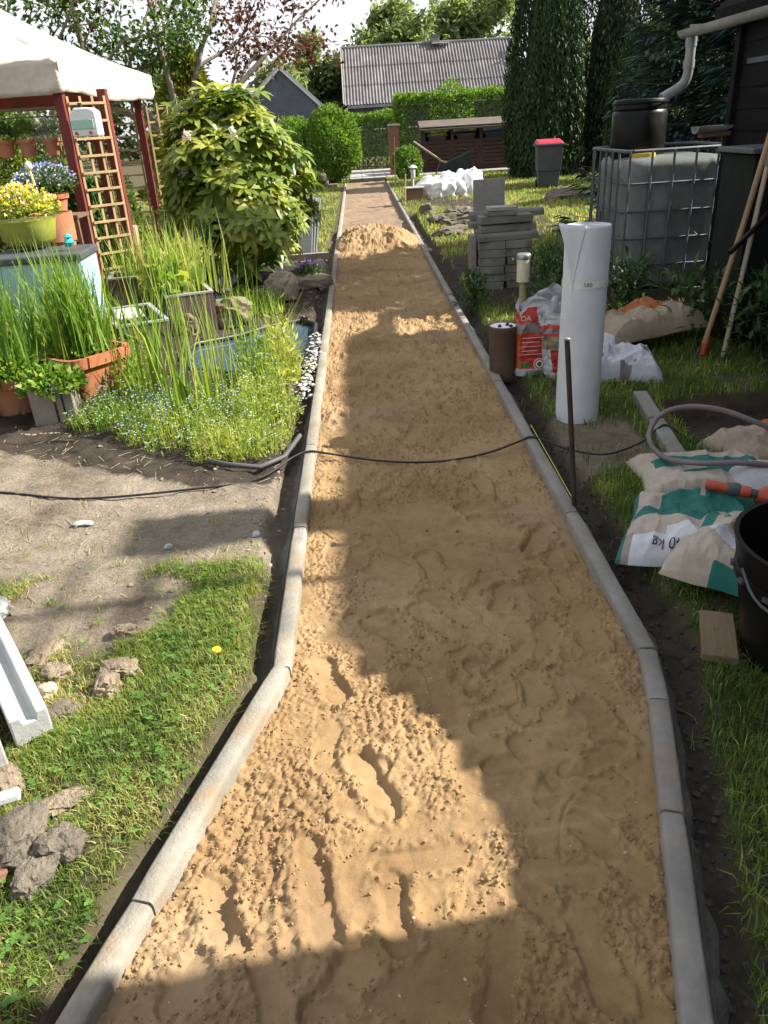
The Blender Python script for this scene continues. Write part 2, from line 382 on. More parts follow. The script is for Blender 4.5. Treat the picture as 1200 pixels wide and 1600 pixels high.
for (fx_, fy_, an, ln, dp) in prints:
    j0, j1 = np.searchsorted(ys, [fy_-.27, fy_+.27])
    if j1-j0 < 2: continue
    x_ = Xs[j0:j1]-fx_; y_ = Ys[j0:j1]-fy_; ca, sa = math.cos(an), math.sin(an)
    u = (x_*-sa+y_*ca)/ln*2; vv = (x_*ca+y_*sa)
    wob = (fbm(Xs[j0:j1]*24, Ys[j0:j1]*24, 3, 77)-.5)*1.5
    hw = (.036+.016*vn(np.array([fx_*40]), np.array([fy_*40]), 3)[0])*(1-.22*np.cos(u*3.0+.3))*np.sqrt(np.clip(1-np.abs(u)**3.2, 0, 1))
    d = np.where(np.abs(u) < 1, np.abs(vv)-hw, np.hypot(np.abs(vv), (np.abs(u)-1)*ln/2))+wob*.014
    ins = 1-sm(-.012, .004, d)
    floor = float(np.median(hs[j0:j1][np.abs(d) < .05])) if (np.abs(d) < .05).any() else -.05
    tilt = u*.006*np.sign(ca); sgn = 1 if fr.random() < .7 else -1
    hs[j0:j1] = hs[j0:j1]*(1-ins)+ins*(hs[j0:j1]*.35+np.minimum(hs[j0:j1], floor)*.3+floor*.35-dp*np.clip(.55+vv/.075*sgn+u*.3, 0, 1.3)+tilt)
    rim = np.exp(-((d-.017)/.017)**2)*(d > -.004)
    hs[j0:j1] += rim*dp*.42*(1+wob)
    fmask[j0:j1] = np.maximum(fmask[j0:j1]*(1-rim*.8), ins); cm[j0:j1] = np.maximum(cm[j0:j1], rim*.7*(vn(Xs[j0:j1]*9, Ys[j0:j1]*9, 5) > .4))
hs = hs+crumb*1.3*cm*(1-fmask*.92)
# ridged drag marks and cracked crust
hs += -.006*np.clip(1-np.abs(fbm(Xs*4, Ys*3, 3, 90)-.5)*60, 0, 1)*(1-fmask)
# spoil heap of fresh sand
mh = .27*np.exp(-((Ys-12.3)/.8)**2)*np.exp(-((Xs-.24)/.58)**4)*(1-.25*np.exp(-((Xs-.6)/.25)**2))
mh += .10*np.exp(-((Ys-11.75)/.3)**2)*np.exp(-((Xs-.52)/.13)**2)
hs += mh*(.8+.45*fbm(Xs*5, Ys*5, 4, 95))+np.clip(.8-worley(Xs*12, Ys*9, 9), 0, 1)*.05*sm(.03, .15, mh)
hs -= sm(13.0, 13.9, Ys)*.12
hs = np.minimum(hs, np.where((Xs < xa[:, None]+.02) | (Xs > xb[:, None]-.02), -.008+mh, 9))
nyr = len(ys); ii = (np.arange(nyr-1)[:, None]*nu+np.arange(nu-1)[None]).ravel()
F = np.stack([ii, ii+1, ii+1+nu, ii+nu], 1)
m, n, b, out = _new('sand'); v = _vec(n, 'Object')
c = ramp(n, noise(n, v, 2.1, 7, .6), [(.25, (.19, .115, .054)), (.5, (.29, .188, .092)), (.78, (.375, .265, .145))])
c = mixc(n, .5, c, ramp(n, noise(n, v, 21, 6, .7), [(.25, .55), (.6, 1.0)]), 'MULTIPLY')
c = mixc(n, ramp(n, noise(n, v, 1.1, 6, .6), [(.52, 0.0), (.72, .55)]), c, (.27, .205, .135))
c = mixc(n, ramp(n, noise(n, v, 5, 7, .7), [(.55, 0.0), (.75, .6)]), c, (.15, .085, .038))
c = mixc(n, ramp(n, noise(n, v, 330, 2), [(.62, 0.0), (.75, .55)]), c, (.17, .10, .05))
c = mixc(n, ramp(n, noise(n, v, 260, 2), [(.68, 0.0), (.78, .7)]), c, (.50, .42, .31))
n.links.new(c, b.inputs['Base Color']); b.inputs['Roughness'].default_value = .93; b.inputs['Specular IOR Level'].default_value = .2
bump(n, b, noise(n, v, 190, 5, .75), .55, .006)
tag(link('sand_path', npmesh('sand_path', np.stack([Xs, Ys, hs], -1).reshape(-1, 3), [F], smooth=True), m), 'bed of trodden yellow sand between the two kerbs', kind='structure')

# far end of the path: bare brown soil
ys2 = np.arange(12.4, 27.6, .07); us2 = np.linspace(0, 1, 44); Y2 = np.repeat(ys2[:, None], 44, 1)
X2 = (XL(ys2)+KW/2-.012)[:, None]+(XR(ys2)-XL(ys2)-KW+.024)[:, None]*us2
H2 = -.085+(fbm(X2*2, Y2*2, 4, 5)-.5)*.05+(fbm(X2*9, Y2*9, 3, 6)-.5)*.04
H2 += .05*np.exp(-((Y2-21.8)/.25)**2)*fbm(X2*3, Y2*0, 3, 8)+.04*np.exp(-((Y2-15.3)/.15)**2)
ii = (np.arange(len(ys2)-1)[:, None]*44+np.arange(43)[None]).ravel()
soilpath = M('soil_path', (.26, .18, .115), (.17, .115, .072), 2.2, .95, 30, .8, .02)
tag(link('soil_path', npmesh('soil_path', np.stack([X2, Y2, H2], -1).reshape(-1, 3), [np.stack([ii, ii+1, ii+45, ii+44], 1)], smooth=True), soilpath), 'bare brown soil at the far end of the path', kind='structure')

# ------------------------------------------------------------------ kerbs: one stone per metre
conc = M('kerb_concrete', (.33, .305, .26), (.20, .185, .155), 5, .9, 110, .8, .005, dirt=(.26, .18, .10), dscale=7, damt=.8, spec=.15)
concr = M('kerb_concrete_grey', (.26, .25, .23), (.17, .16, .148), 4, .85, 90, .5, .004, dirt=(.30, .20, .11), dscale=5, damt=.5, spec=.25)  # darker, greyer mix than the other kerb concrete
haunch = M('cement_haunch', (.15, .145, .135), (.075, .07, .065), 6, .95, 40, .9, .02)
def kerb_run(fn, y0, y1, joints, mat, name, side, lab, n_seed):
    ks = random.Random(n_seed)
    # poured concrete footing with its rough shoulder on the outer side
    vs = []; fs = []; yy = np.arange(y0, y1, .06)
    for y in yy:
        x = float(fn(y)); o = side
        r = (fbm(np.array([y*9.]), np.array([side*3.]), 4, 4)[0]-.5)*.09; r2 = (fbm(np.array([y*21.]), np.array([side*7.]), 3, 9)[0]-.5)*.05
        vs += [(x-o*.035, y, -.24), (x-o*.035, y, -.12), (x+o*.045, y, -.048+r2*.4), (x+o*(.055+r*.3), y, -.07+r2), (x+o*(.085+r*.7), y, -.115+r2), (x+o*(.11+r*.7), y, -.24)]
    for i in range(len(yy)-1):
        for k in range(5):
            a = i*6+k; fs.append((a, a+1, a+7, a+6) if side > 0 else (a+6, a+7, a+1, a))
    me = bpy.data.meshes.new(name); me.from_pydata(vs, [], fs); me.update()
    run = tag(link(name, me, haunch), lab, kind='structure')
    for j0, j1 in zip(joints[:-1], joints[1:]):
        p0 = Vector((float(fn(j0)), j0, 0)); p1 = Vector((float(fn(j1)), j1, 0)); d = p1-p0; L = d.length-.006; d.normalize(); s_ = Vector((d.y, -d.x, 0))
        w_ = KW/2; prof = [(-w_, -.24), (-w_, -.016), (-w_*.9, -.005), (-w_*.68, 0), (w_*.68, 0), (w_*.9, -.005), (w_, -.016), (w_, -.24)]
        bm = MB(); segs = 10; vs = []; fs = []; dz = ks.uniform(-.004, .004); tl = ks.uniform(-.003, .003); np_ = len(prof)
        for i in range(segs+1):
            t = i/segs; sh = 1 if 0 < i < segs else .94
            for k, (a, z) in enumerate(prof):
                jig = ks.uniform(-.0012, .0012)
                vs.append(p0+d*(.003+L*t)+s_*(a*sh+jig)+Vector((0, 0, z*(1 if z < -.1 else 1)+dz+tl*(t-.5)+(jig if z > -.1 else 0)-(0 if sh == 1 else .003))))
        for i in range(segs):
            for k in range(np_-1):
                a = i*np_+k; fs.append((a, a+1, a+np_+1, a+np_))
        fs.append(tuple(range(np_-1, -1, -1))); fs.append(tuple(segs*np_+k for k in range(np_)))
        bm.add(vs, fs); bm.build('kerbstone', mat, run, smooth=True)
jl = [-.3, .28, 1.22, 2.08]+[2.08+i*1.0 for i in range(1, 25)]
jr = [-.3, .42, 1.38, 1.8, 2.05]+[2.05+i*1.0 for i in range(1, 25)]
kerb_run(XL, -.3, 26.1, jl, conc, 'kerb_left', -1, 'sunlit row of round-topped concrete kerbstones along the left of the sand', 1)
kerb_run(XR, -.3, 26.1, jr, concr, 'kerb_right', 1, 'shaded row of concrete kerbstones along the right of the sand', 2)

# paved lane across the far end
lane = M('lane_paving', (.36, .35, .33), (.28, .27, .25), 1.5, .9, 20, .4, .01)
bm = MB()
for y0 in np.arange(28.0, 33.2, .42):
    for i, x0 in enumerate(np.arange(-4.0, 5.2, .42)): bm.box((x0+.2, y0+.2, -.045), (.405, .405, .1))
tag(bm.build('road', lane), 'pale grey paved lane crossing beyond the end of the path', kind='structure')

# ------------------------------------------------------------------ pond water and rim
m, n, b, out = _new('water'); v = _vec(n)
b.inputs['Base Color'].default_value = (.045, .08, .11, 1); b.inputs['Roughness'].default_value = .03; b.inputs['IOR'].default_value = 1.33; b.inputs['Specular IOR Level'].default_value = .8  # bluish base colour stands in for the sky's reflection
bump(n, b, noise(n, v, 7, 3), .06, .01)
pw = tag(MB().prism([tuple(p) for p in POND], -.30, -.06).build('pond_water', m), 'dark garden pond water with sky blue put into its colour', kind='structure')
black = M('black_plastic', (.022, .022, .024), (.014, .014, .015), 5, .45, 50, .15, .003)
rim = MB().tube([(x, y, -.035) for x, y in POND]+[(POND[0][0], POND[0][1], -.035)], .024, 8)
rim.build('rim', black, pw, smooth=True)
marsh = [(-.92, 3.98), (-.8, 3.88), (-.62, 3.86), (-.5, 3.98), (-.43, 4.25)]
tag(MB().tube([(x, y, -.02+.012*math.sin(i*2)) for i, (x, y) in enumerate(marsh)], .015, 8).build('marsh_basin_rim', M('grey_plastic', (.10, .10, .105), (.05, .05, .05), 5, .6), smooth=True), 'curved grey plastic edge of the marsh basin at the foot of the plants', 'basin rim')

# ------------------------------------------------------------------ grass (nobody could count it)
grass_m = LF('lawn_blades', [(.055, .11, .02), (.12, .20, .035), (.21, .28, .055), (.33, .355, .11), (.50, .43, .23)], .45, .55)
def scatter(n, x0, x1, y0, y1, k=1.0, power=1.0):
    x = rng.uniform(x0, x1, n); y = y0+(y1-y0)*rng.random(n)**power; z4 = zones(x, y)
    keep = rng.random(n) < z4[2]*k; x, y = x[keep], y[keep]
    return np.stack([x, y, ground_h(x, y)-.004], 1)
def lawn(P, name, lab, l0, l1, w0, hue=0.0, lean=.9):
    fo = FO(); n = len(P); tall = fbm(P[:, 0]*3, P[:, 1]*3, 3, 55)
    L = rng.uniform(l0, l1, n)*(.6+.9*tall); r = np.clip(.12+hue+rng.normal(.32, .17, n)+(fbm(P[:, 0]*4, P[:, 1]*4, 3, 56)-.5)*1.1, 0, 1)
    r[rng.random(n) < .03] = 1.0
    fo.blade(P, L, w0*rng.uniform(.6, 1.3, n), r, lean, .9)
    return tag(fo.build(name, grass_m), lab, kind='stuff')
lawn(scatter(150000, -2.4, -.4, .25, 3.3), 'lawn_grass', 'short sunlit lawn grass left of the near kerb', .025, .055, .0031, .11, 1.4)
lawn(scatter(9000, -2.6, -.45, 2.6, 4.6, .5), 'lawn_grass', 'thin grass on the bare yard left of the path', .03, .06, .004)
lawn(scatter(75000, .62, 2.6, .3, 3.4), 'lawn_grass', 'grass right of the near kerb, coloured darker for shade', .035, .085, .0036, -.24, 1.0)  # blade colours shifted darker to deepen the shade on this side
lawn(scatter(42000, .95, 3.1, 3.4, 8.0), 'lawn_grass', 'grass around the roll and the bags, coloured darker for shade', .04, .09, .006, -.22, .9)  # shade deepened here too by darker blade colours
lawn(scatter(60000, .95, 7.5, 8.0, 28, 1, 1.3), 'lawn_grass', 'sunlit lawn in front of the bin shelter', .05, .11, .014, .12, .9)
lawn(scatter(48000, -7.5, -.45, 11.2, 28, 1, 1.3), 'lawn_grass', 'sunlit lawn behind the rhododendron', .05, .09, .013, .10, .9)
# clover between the blades
P = scatter(2300, -2.2, -.45, .3, 2.9); n3 = len(P); fo = FO(); P = np.repeat(P+np.array([0, 0, .018])*rng.uniform(.6, 1.6, (n3, 1)), 3, 0)
a = (np.repeat(rng.uniform(0, 6.28, n3), 3)+np.tile([0, 2.1, 4.2], n3)); D = np.stack([np.cos(a), np.sin(a), rng.uniform(-.15, .35, len(a))], 1)
fo.leaf(P, D, np.tile([0, 0, 1.], (len(P), 1)), .014, .014, np.repeat(np.clip(rng.normal(.35, .15, n3), 0, 1), 3), .1)
tag(fo.build('clover', LF('clover_leaf', [(.06, .14, .03), (.13, .25, .05), (.20, .33, .08)], .35)), 'clover leaves spread through the near lawn', kind='stuff')
# straw, twigs and stones strewn over the yard
P = np.stack([rng.uniform(-2.3, -.5, 260), rng.uniform(2.6, 4.5, 260)], 1); bm = MB()
for x, y in P:
    a = rng.uniform(0, PI); l = rng.uniform(.02, .09); z = float(ground_h(np.array([x]), np.array([y]))[0])+.006
    bm.bar((x, y, z), (x+math.cos(a)*l, y+math.sin(a)*l, z+rng.uniform(0, .008)), .002, .0015)
tag(bm.build('straw', M('straw', (.42, .36, .22), (.3, .25, .14), 20, .9)), 'dry stalks strewn over the bare yard', kind='stuff')
def pebbles(n, fx, fy, fz, smin, smax, mat, name, lab):
    ico = [(0, 0, 1), (.9, 0, .3), (.28, .85, .3), (-.72, .53, .3), (-.72, -.53, .3), (.28, -.85, .3), (.72, .53, -.3), (-.28, .85, -.3), (-.9, 0, -.3), (-.28, -.85, -.3), (.72, -.53, -.3), (0, 0, -1)]
    fc = [(0, 1, 2), (0, 2, 3), (0, 3, 4), (0, 4, 5), (0, 5, 1), (1, 6, 2), (2, 7, 3), (3, 8, 4), (4, 9, 5), (5, 10, 1), (2, 6, 7), (3, 7, 8), (4, 8, 9), (5, 9, 10), (1, 10, 6), (11, 7, 6), (11, 8, 7), (11, 9, 8), (11, 10, 9), (11, 6, 10)]
    bm = MB()
    for i in range(n):
        s = rng.uniform(smin, smax); q = Rz(rng.uniform(0, 6)) @ Rx(rng.uniform(-.5, .5)); k = (s*rng.uniform(.7, 1.4), s*rng.uniform(.7, 1.2), s*rng.uniform(.4, .8))
        c = Vector((fx[i], fy[i], fz[i])); bm.add([c+q @ Vector((p[0]*k[0], p[1]*k[1], p[2]*k[2])) for p in ico], fc)
    return tag(bm.build(name, mat, smooth=True), lab, kind='stuff')
n_ = 900; y_ = rng.uniform(.5, 11.5, n_); x_ = XL(y_)+.08+rng.random(n_)*(XR(y_)-XL(y_)-.16)
jj = np.clip(np.searchsorted(ys, y_), 0, nyr-1); kk = np.clip(((x_-xa[jj])/(xb[jj]-xa[jj])*nu).astype(int), 0, nu-1)
pebbles(n_, x_, y_, hs[jj, kk]+.001, .0012, .0042, M('sand_grit', (.55, .45, .33), (.35, .26, .16), 90, .85), 'grit', 'small pale stones in the sand')
# loose crumbs lying on the rough parts of the sand
OC = np.array([(1, 0, 0), (0, 1, 0), (-1, 0, 0), (0, -1, 0), (0, 0, 1), (0, 0, -1)], float); OF = np.array([(0, 1, 4), (1, 2, 4), (2, 3, 4), (3, 0, 4), (1, 0, 5), (2, 1, 5), (3, 2, 5), (0, 3, 5)])
n_ = 42000; y_ = .45+(rng.random(n_)**1.6)*7.5; u_ = rng.random(n_); jj = np.clip(np.searchsorted(ys, y_), 0, nyr-1); kk = (u_*(nu-1)).astype(int)
keep = rng.random(n_) < (cm[jj, kk]*(1-fmask[jj, kk])*.9+.03); y_, jj, kk = y_[keep], jj[keep], kk[keep]; n_ = len(y_); sz = .0012+.0046*rng.random(n_)**2.6+.004*(rng.random(n_) < .02)
C_ = np.stack([Xs[jj, kk], Ys[jj, kk], hs[jj, kk]+sz*.4], 1); V_ = C_[:, None]+(OC[None]+rng.normal(0, .28, (n_, 6, 3)))*(sz[:, None]*rng.uniform(.7, 1.2, (n_, 3)))[:, None]
tag(link('sand_crumbs', npmesh('sand_crumbs', V_.reshape(-1, 3), [(np.arange(n_)[:, None, None]*6+OF[None]).reshape(-1, 3)], smooth=True), M('sand_crumb', (.34, .22, .10), (.25, .155, .068), 60, .95, bst=0)), 'loose crumbs of sand on the trodden bed', kind='stuff')
n_ = 1100; y_ = .4+8*rng.random(n_)**1.6; x_ = XR(y_)+.04+rng.random(n_)**1.3*.17
pebbles(n_, x_, y_, ground_h(x_, y_)+.004, .003, .013, M('dark_rubble', (.055, .052, .05), (.02, .019, .018), 20, .95), 'rubble', 'dark cement crumbs in the trench beside the right kerb')
n_ = 260; t_ = rng.random(n_); y_ = 5.0+t_*1.75; x_ = -.455+rng.normal(0, .03, n_)+np.where(y_ > 5.6, .02, .0)
pebbles(n_, x_, y_, -.03+rng.uniform(-.01, .03, n_), .009, .021, M('white_pebble', (.52, .51, .48), (.3, .29, .26), 20, .7), 'white_pebbles', 'white pebbles heaped along the pond edge by the kerb')
n_ = 500; y_ = rng.uniform(2.5, 9.5, n_); x_ = np.where(rng.random(n_) < .5, -.47-rng.random(n_)*.15, rng.uniform(-2.2, -.5, n_)); y_ = np.where(x_ < -.63, np.minimum(y_, 4.6), y_)
pebbles(n_, x_, y_, ground_h(x_, y_)+.003, .004, .012, M('yard_crumb', (.34, .28, .21), (.16, .13, .1), 30, .95), 'soil_crumbs', 'soil crumbs scattered on the yard')

# ------------------------------------------------------------------ right side: house, tank, tools, sacks
def cr(pts, n=8):
    pts = [Vector(p) for p in pts]; o = []
    for i in range(len(pts)-1):
        p0 = pts[max(i-1, 0)]; p1 = pts[i]; p2 = pts[i+1]; p3 = pts[min(i+2, len(pts)-1)]
        for k in range(n):
            t = k/n; o.append(.5*((2*p1)+(p2-p0)*t+(2*p0-5*p1+4*p2-p3)*t*t+(3*p1-p0-3*p2+p3)*t**3))
    o.append(pts[-1]); return o
def gz(x, y): return float(ground_h(np.array([x]), np.array([y]))[0])
tarwood = M('tarred_board', (.010, .0095, .011), (.005, .0046, .005), 3, .85, 40, .6, .006, stretch=(1, .12, 1), spec=.12)
slate = M('dark_roofing', (.014, .0135, .013), (.008, .0075, .007), 5, .95, 30, .5, .01, spec=.08)
pvc = M('grey_pvc', (.30, .31, .32), (.2, .21, .215), 3, .45, 60, .1, .002, dirt=(.16, .15, .13), dscale=5)
brickm = M('old_brick', (.33, .13, .08), (.2, .08, .05), 9, .9, 40, .6, .008)

hs_ = thing('timber_house', (3.15, 0, 0), 'black tarred timber house with a grey gutter beside the water tank', 'house')
MB().box((2.9, 4.7, 1.12), (5.75, 4.6, 2.24)).build('wall_core', M('black_paper', (.02, .02, .02), (.012, .012, .012), 4, .9), hs_)
for k in range(15):
    MB().box((-.005, 4.7, .085+k*.155), (.03, 4.62, .165), Ry(.06)).build('board', tarwood, hs_)
MB().box((-.03, 7.02, 1.13), (.07, .08, 2.22)).build('corner_board', tarwood, hs_)
rv = [(-.05, 7.55, 2.30), (2.86, 7.55, 4.84), (5.8, 7.55, 2.30), (-.05, 2.3, 2.30), (2.86, 3.2, 4.84), (5.8, 2.3, 2.30)]
rv2 = [(x, y, z-.1) for x, y, z in rv]
MB().add(rv+rv2, [(0, 1, 4, 3), (1, 2, 5, 4), (3, 4, 5), (7, 6, 9, 10), (8, 7, 10, 11), (10, 9, 11), (0, 6, 7, 1), (1, 7, 8, 2), (3, 9, 6, 0), (2, 8, 11, 5), (5, 11, 9, 3)]).build('roof', slate, hs_)
MB().box((2.86, 4.15, 5.0), (.32, .30, .86)).box((2.86, 4.15, 5.45), (.40, .38, .05)).build('chimney', brickm, hs_, bev=.01)
an = MB().tube([(2.7, 3.55, 4.7), (2.7, 3.55, 6.0)], .025, 6)
for zz_, l in ((5.35, .5), (5.6, .42), (5.85, .34)): an.tube([(2.7, 3.55-l, zz_), (2.7, 3.55+l, zz_)], .018, 5)
an.build('aerial', M('galvanised', (.5, .5, .5), (.38, .38, .39), 8, .5, metal=.6), hs_)
def gutter(y0, y1, c, r, n=9):
    vs = []; fs = []
    for y in (y0, y1):
        for rr in (r, r-.006):
            for k in range(n+1):
                a = PI+PI*k/n; vs.append((c[0]+rr*math.cos(a), y, c[1]+rr*math.sin(a)))
    q = n+1
    for k in range(n):
        fs += [(k, k+1, 2*q+k+1, 2*q+k), (q+k+1, q+k, 3*q+k, 3*q+k+1), (k+1, k, q+k, q+k+1), (2*q+k, 2*q+k+1, 3*q+k+1, 3*q+k)]
    fs += [(0, 2*q, 3*q, q), (n, q+n, 3*q+n, 2*q+n)]
    return MB().add(vs, fs)
g_ = gutter(2.3, 8.02, (-.12, 2.2), .066)
gu = g_.build('gutter', pvc, hs_, smooth=True)
MB().box((-.12, 7.7, 2.21), (.14, .03, .02)).build('gutter_clip', pvc, gu)
dp = cr([(-.10, 7.88, 2.15), (-.10, 7.88, 1.98), (-.10, 7.885, 1.86), (-.12, 7.89, 1.79), (-.18, 7.89, 1.74), (-.25, 7.89, 1.705), (-.32, 7.88, 1.67)], 5)
dpo = MB().tube(dp, .042, 12).build('downpipe', pvc, hs_, smooth=True)
for zz_ in (2.1, 1.93): MB().lathe([(.049, -.035), (.049, .035)], 14, (-.10, 7.885, zz_)).build('pipe_collar', pvc, dpo, smooth=True)
# garage further back on the plot: its shade closes the sunny patch in front of the camera
gar = thing('garage', (2.95, -7, 0), 'dark flat-roofed garage beside the near end of the path', 'garage')
MB().box((2.6, 4.28, 1.7), (5.2, 8.56, 3.4)).build('wall', tarwood, gar)
MB().box((2.6, 4.28, 3.45), (5.3, 8.58, .1)).build('roof', slate, gar)
MB().box((-.78, 4.2, 2.86), (1.5, 8.6, .08)).build('shade_roof', slate, gar)  # unseen roof and posts added to darken the ground beside the kerb
for yy in (.3, 4.2, 8.1): MB().box((-1.45, yy, 1.4), (.1, .1, 2.8)).build('shade_roof_post', tarwood, gar)

t = thing('shade_fence', (2.6, 1.45, 0), 'unseen board fence added to shape the shadow edge on the sand', 'fence')  # off-frame blocker added; its curved top shapes the shadow edge
for k, h_ in enumerate((1.78, 1.78, 1.79, 1.81, 1.84, 1.88, 1.94, 2.01, 2.08)): MB().box((0, .07+k*.122, h_/2), (.022, .118, h_)).build('plank', tarwood, t)
for zz_ in (.35, 1.5): MB().box((.03, .55, zz_), (.04, 1.1, .08)).build('rail', tarwood, t)
# short gutter outlet on a bracket at the house corner
t = thing('gutter_outlet', (2.96, 7.0, 1.44), 'short grey half-round gutter sticking out from the house corner above the tank', 'gutter')
o = gutter(-.16, .2, (0, 0), .055); o.build('trough', pvc, t, smooth=True).rotation_euler = (0, 0, -PI/2+.2)
MB().bar((-.1, -.01, -.07), (.2, .02, -.06), .07, .03).build('bracket', M('brown_timber', (.16, .09, .05), (.09, .05, .03), 6, .8, stretch=(1, .2, 1)), t)

# water tank in its cage
tankm = M('tank_plastic', (.20, .215, .215), (.125, .135, .13), 2.5, .45, 12, .25, .01, dirt=(.10, .105, .07), dscale=2.2, damt=.8, trans=.08)
galv = M('cage_steel', (.13, .14, .165), (.08, .085, .10), 9, .6, 60, .2, .003, metal=.2, spec=.2)
t = thing('water_tank', (2.34, 7.2, -.06), 'white plastic water tank in a grey steel cage behind the roll', 'water tank')
vs = []; fs = []; nA = 160; prof = [(.80, .165), (.93, .17), (.985, .20), (1, .26), (1, .45), (1.005, .7), (1, .95), (1, 1.12), (.985, 1.20), (.94, 1.245), (.82, 1.262), (.4, 1.275)]
for s_, z in prof:
    for k in range(nA):
        a = 2*PI*k/nA; ca, sa = math.cos(a), math.sin(a); x = math.copysign(abs(ca)**.26, ca); y = math.copysign(abs(sa)**.26, sa)
        q = x if abs(sa) > abs(ca) else y; gr = .016*max(0, math.cos(q*2*PI*1.9))**3*(1 if .24 < z < 1.15 else .3)
        vs.append((.5+x*(.468*s_-gr*(abs(ca) > abs(sa))), .55+y*(.518*s_-gr*(abs(sa) >= abs(ca))), z))
for i in range(len(prof)-1):
    for k in range(nA): a = i*nA+k; b_ = i*nA+(k+1) % nA; fs.append((a, b_, b_+nA, a+nA))
fs.append(tuple((len(prof)-1)*nA+k for k in range(nA))); fs.append(tuple(range(nA-1, -1, -1)))
MB().add(vs, fs).build('tank', tankm, t, smooth=True)
MB().lathe([(.11, 0), (.11, .05), (.09, .06)], 18, (.25, .35, 1.25)).build('filler_cap', M('yellow_cap', (.55, .42, .04), (.45, .33, .03), 5, .5), t, smooth=True)
for zz_ in (.15, .38, .61, .84, 1.07, 1.33):
    q = .05; r_ = .016 if zz_ > 1.2 else .010
    pts = [(q, 0, zz_), (1-q, 0, zz_), (1, q, zz_), (1, 1.1-q, zz_), (1-q, 1.1, zz_), (q, 1.1, zz_), (0, 1.1-q, zz_), (0, q, zz_), (q, 0, zz_)]
    MB().tube(pts, r_, 6, caps=False).build('cage_hoop', galv, t, smooth=True)
for k in range(6):
    for yy in (-.012, 1.112):
        MB().tube([(.02+k*.192, yy, .13), (.02+k*.192, yy, 1.33)], .010, 6).build('cage_bar', galv, t)
for k in range(1, 6):
    for xx in (-.012, 1.012): MB().tube([(xx, k*.19, .13), (xx, k*.19, 1.33)], .010, 6).build('cage_bar', galv, t)
MB().bar((-.014, .62, .8), (-.014, .75, .15), .03, .03).build('cage_brace', galv, t)
for yy in (.1, .55, 1.0): MB().box((.5, yy, .06), (1.0, .16, .14)).build('pallet_runner', M('pallet_wood', (.16, .12, .08), (.09, .07, .05), 5, .9), t)
t = thing('barrel', (2.63, 7.85, 1.195), 'black plastic barrel standing on top of the caged tank', 'barrel')
blackgloss = M('black_hdpe', (.007, .007, .007), (.004, .004, .004), 4, .42, 30, .08, .003, spec=.16)
MB().lathe([(.235, 0), (.245, .02), (.245, .36), (.23, .39), (.222, .395)], 32).build('drum', blackgloss, t, smooth=True)
MB().lathe([(.226, .395), (.236, .40), (.236, .47), (.228, .48), (.20, .482)], 32).build('lid', blackgloss, t, smooth=True)
MB().lathe([(.248, .44), (.252, .45), (.248, .46)], 32, capb=False, capt=False).build('lid_ring', blackgloss, t, smooth=True)

# white roll of sheeting
whitem = M('white_fleece', (.60, .625, .66), (.57, .595, .63), .8, .8, 220, .06, .001)
t = thing('fabric_roll', (1.245, 4.40, gz(1.245, 4.40)), 'tall white roll of fleece sheeting standing upright beside the path', 'roll')
R_ = .125
vs = []; fs = []; nA = 72; zs_ = [0, .015]+[.05+i*.05 for i in range(21)]+[1.085, 1.1]
for z in zs_:
    for k in range(nA):
        a = 2*PI*k/nA; d_ = (fbm(np.array([math.cos(a)*1.3+4]), np.array([z*2.2+math.sin(a)*1.3]), 3, 5)[0]-.5)*.011+(fbm(np.array([a*1.2]), np.array([z*9.]), 2, 6)[0]-.5)*.0025; vs.append(((R_+d_*.8)*math.cos(a), (R_+d_*.8)*math.sin(a), z))
for i in range(len(zs_)-1):
    for k in range(nA): p_ = i*nA+k; q_ = i*nA+(k+1) % nA; fs.append((p_, q_, q_+nA, p_+nA))
MB().add(vs, fs).build('wound_sheet', whitem, t, smooth=True)
MB().lathe([(R_-.002, 1.098), (R_*.97, 1.1085), (.052, 1.106), (.048, 1.10), (.048, .9)], 48, capb=False).build('roll_end', whitem, t, smooth=True)
sp = []
for k in range(180): a = k*.12; sp.append(((.055+.066*k/180)*math.cos(a), (.055+.066*k/180)*math.sin(a), 1.1085))
MB().tube(sp, .0012, 4).build('spiral_edge', M('fleece_edge', (.5, .52, .55), (.42, .44, .47), 6, .9), t)
vs = []; fs = []; nu_, nv_ = 12, 16
for j in range(nv_+1):
    z = .76+(1.118-.76)*j/nv_; lift = ((z-.76)/.36)**1.4
    for i in range(nu_+1):
        u = i/nu_; a = math.radians(252-u*56*lift-28*(1-lift)); rr = R_+.0045+u*u*lift*.055
        vs.append((rr*math.cos(a), rr*math.sin(a), z-.02*u*lift*0+.012*u*lift))
for j in range(nv_):
    for i in range(nu_): a = j*(nu_+1)+i; fs.append((a, a+1, a+nu_+2, a+nu_+1))
fl = MB().add(vs, fs).build('loose_flap', whitem, t, smooth=True); sd = fl.modifiers.new('s', 'SOLIDIFY'); sd.thickness = .0018
MB().lathe([(R_+.0030, .79), (R_+.0030, .828)], 48, capb=False, capt=False).build('tape', M('pale_tape', (.70, .72, .66), (.62, .65, .58), 4, .35), t, smooth=True)
def rolltext(x, y):
    a = math.radians(262)+x/R_; return (math.cos(a)*(R_+.0042), math.sin(a)*(R_+.0042), .809+y)
map_text('580', .032, rolltext, M('ink', (.02, .02, .02), (.02, .02, .02), 5, .6, bst=0), t)

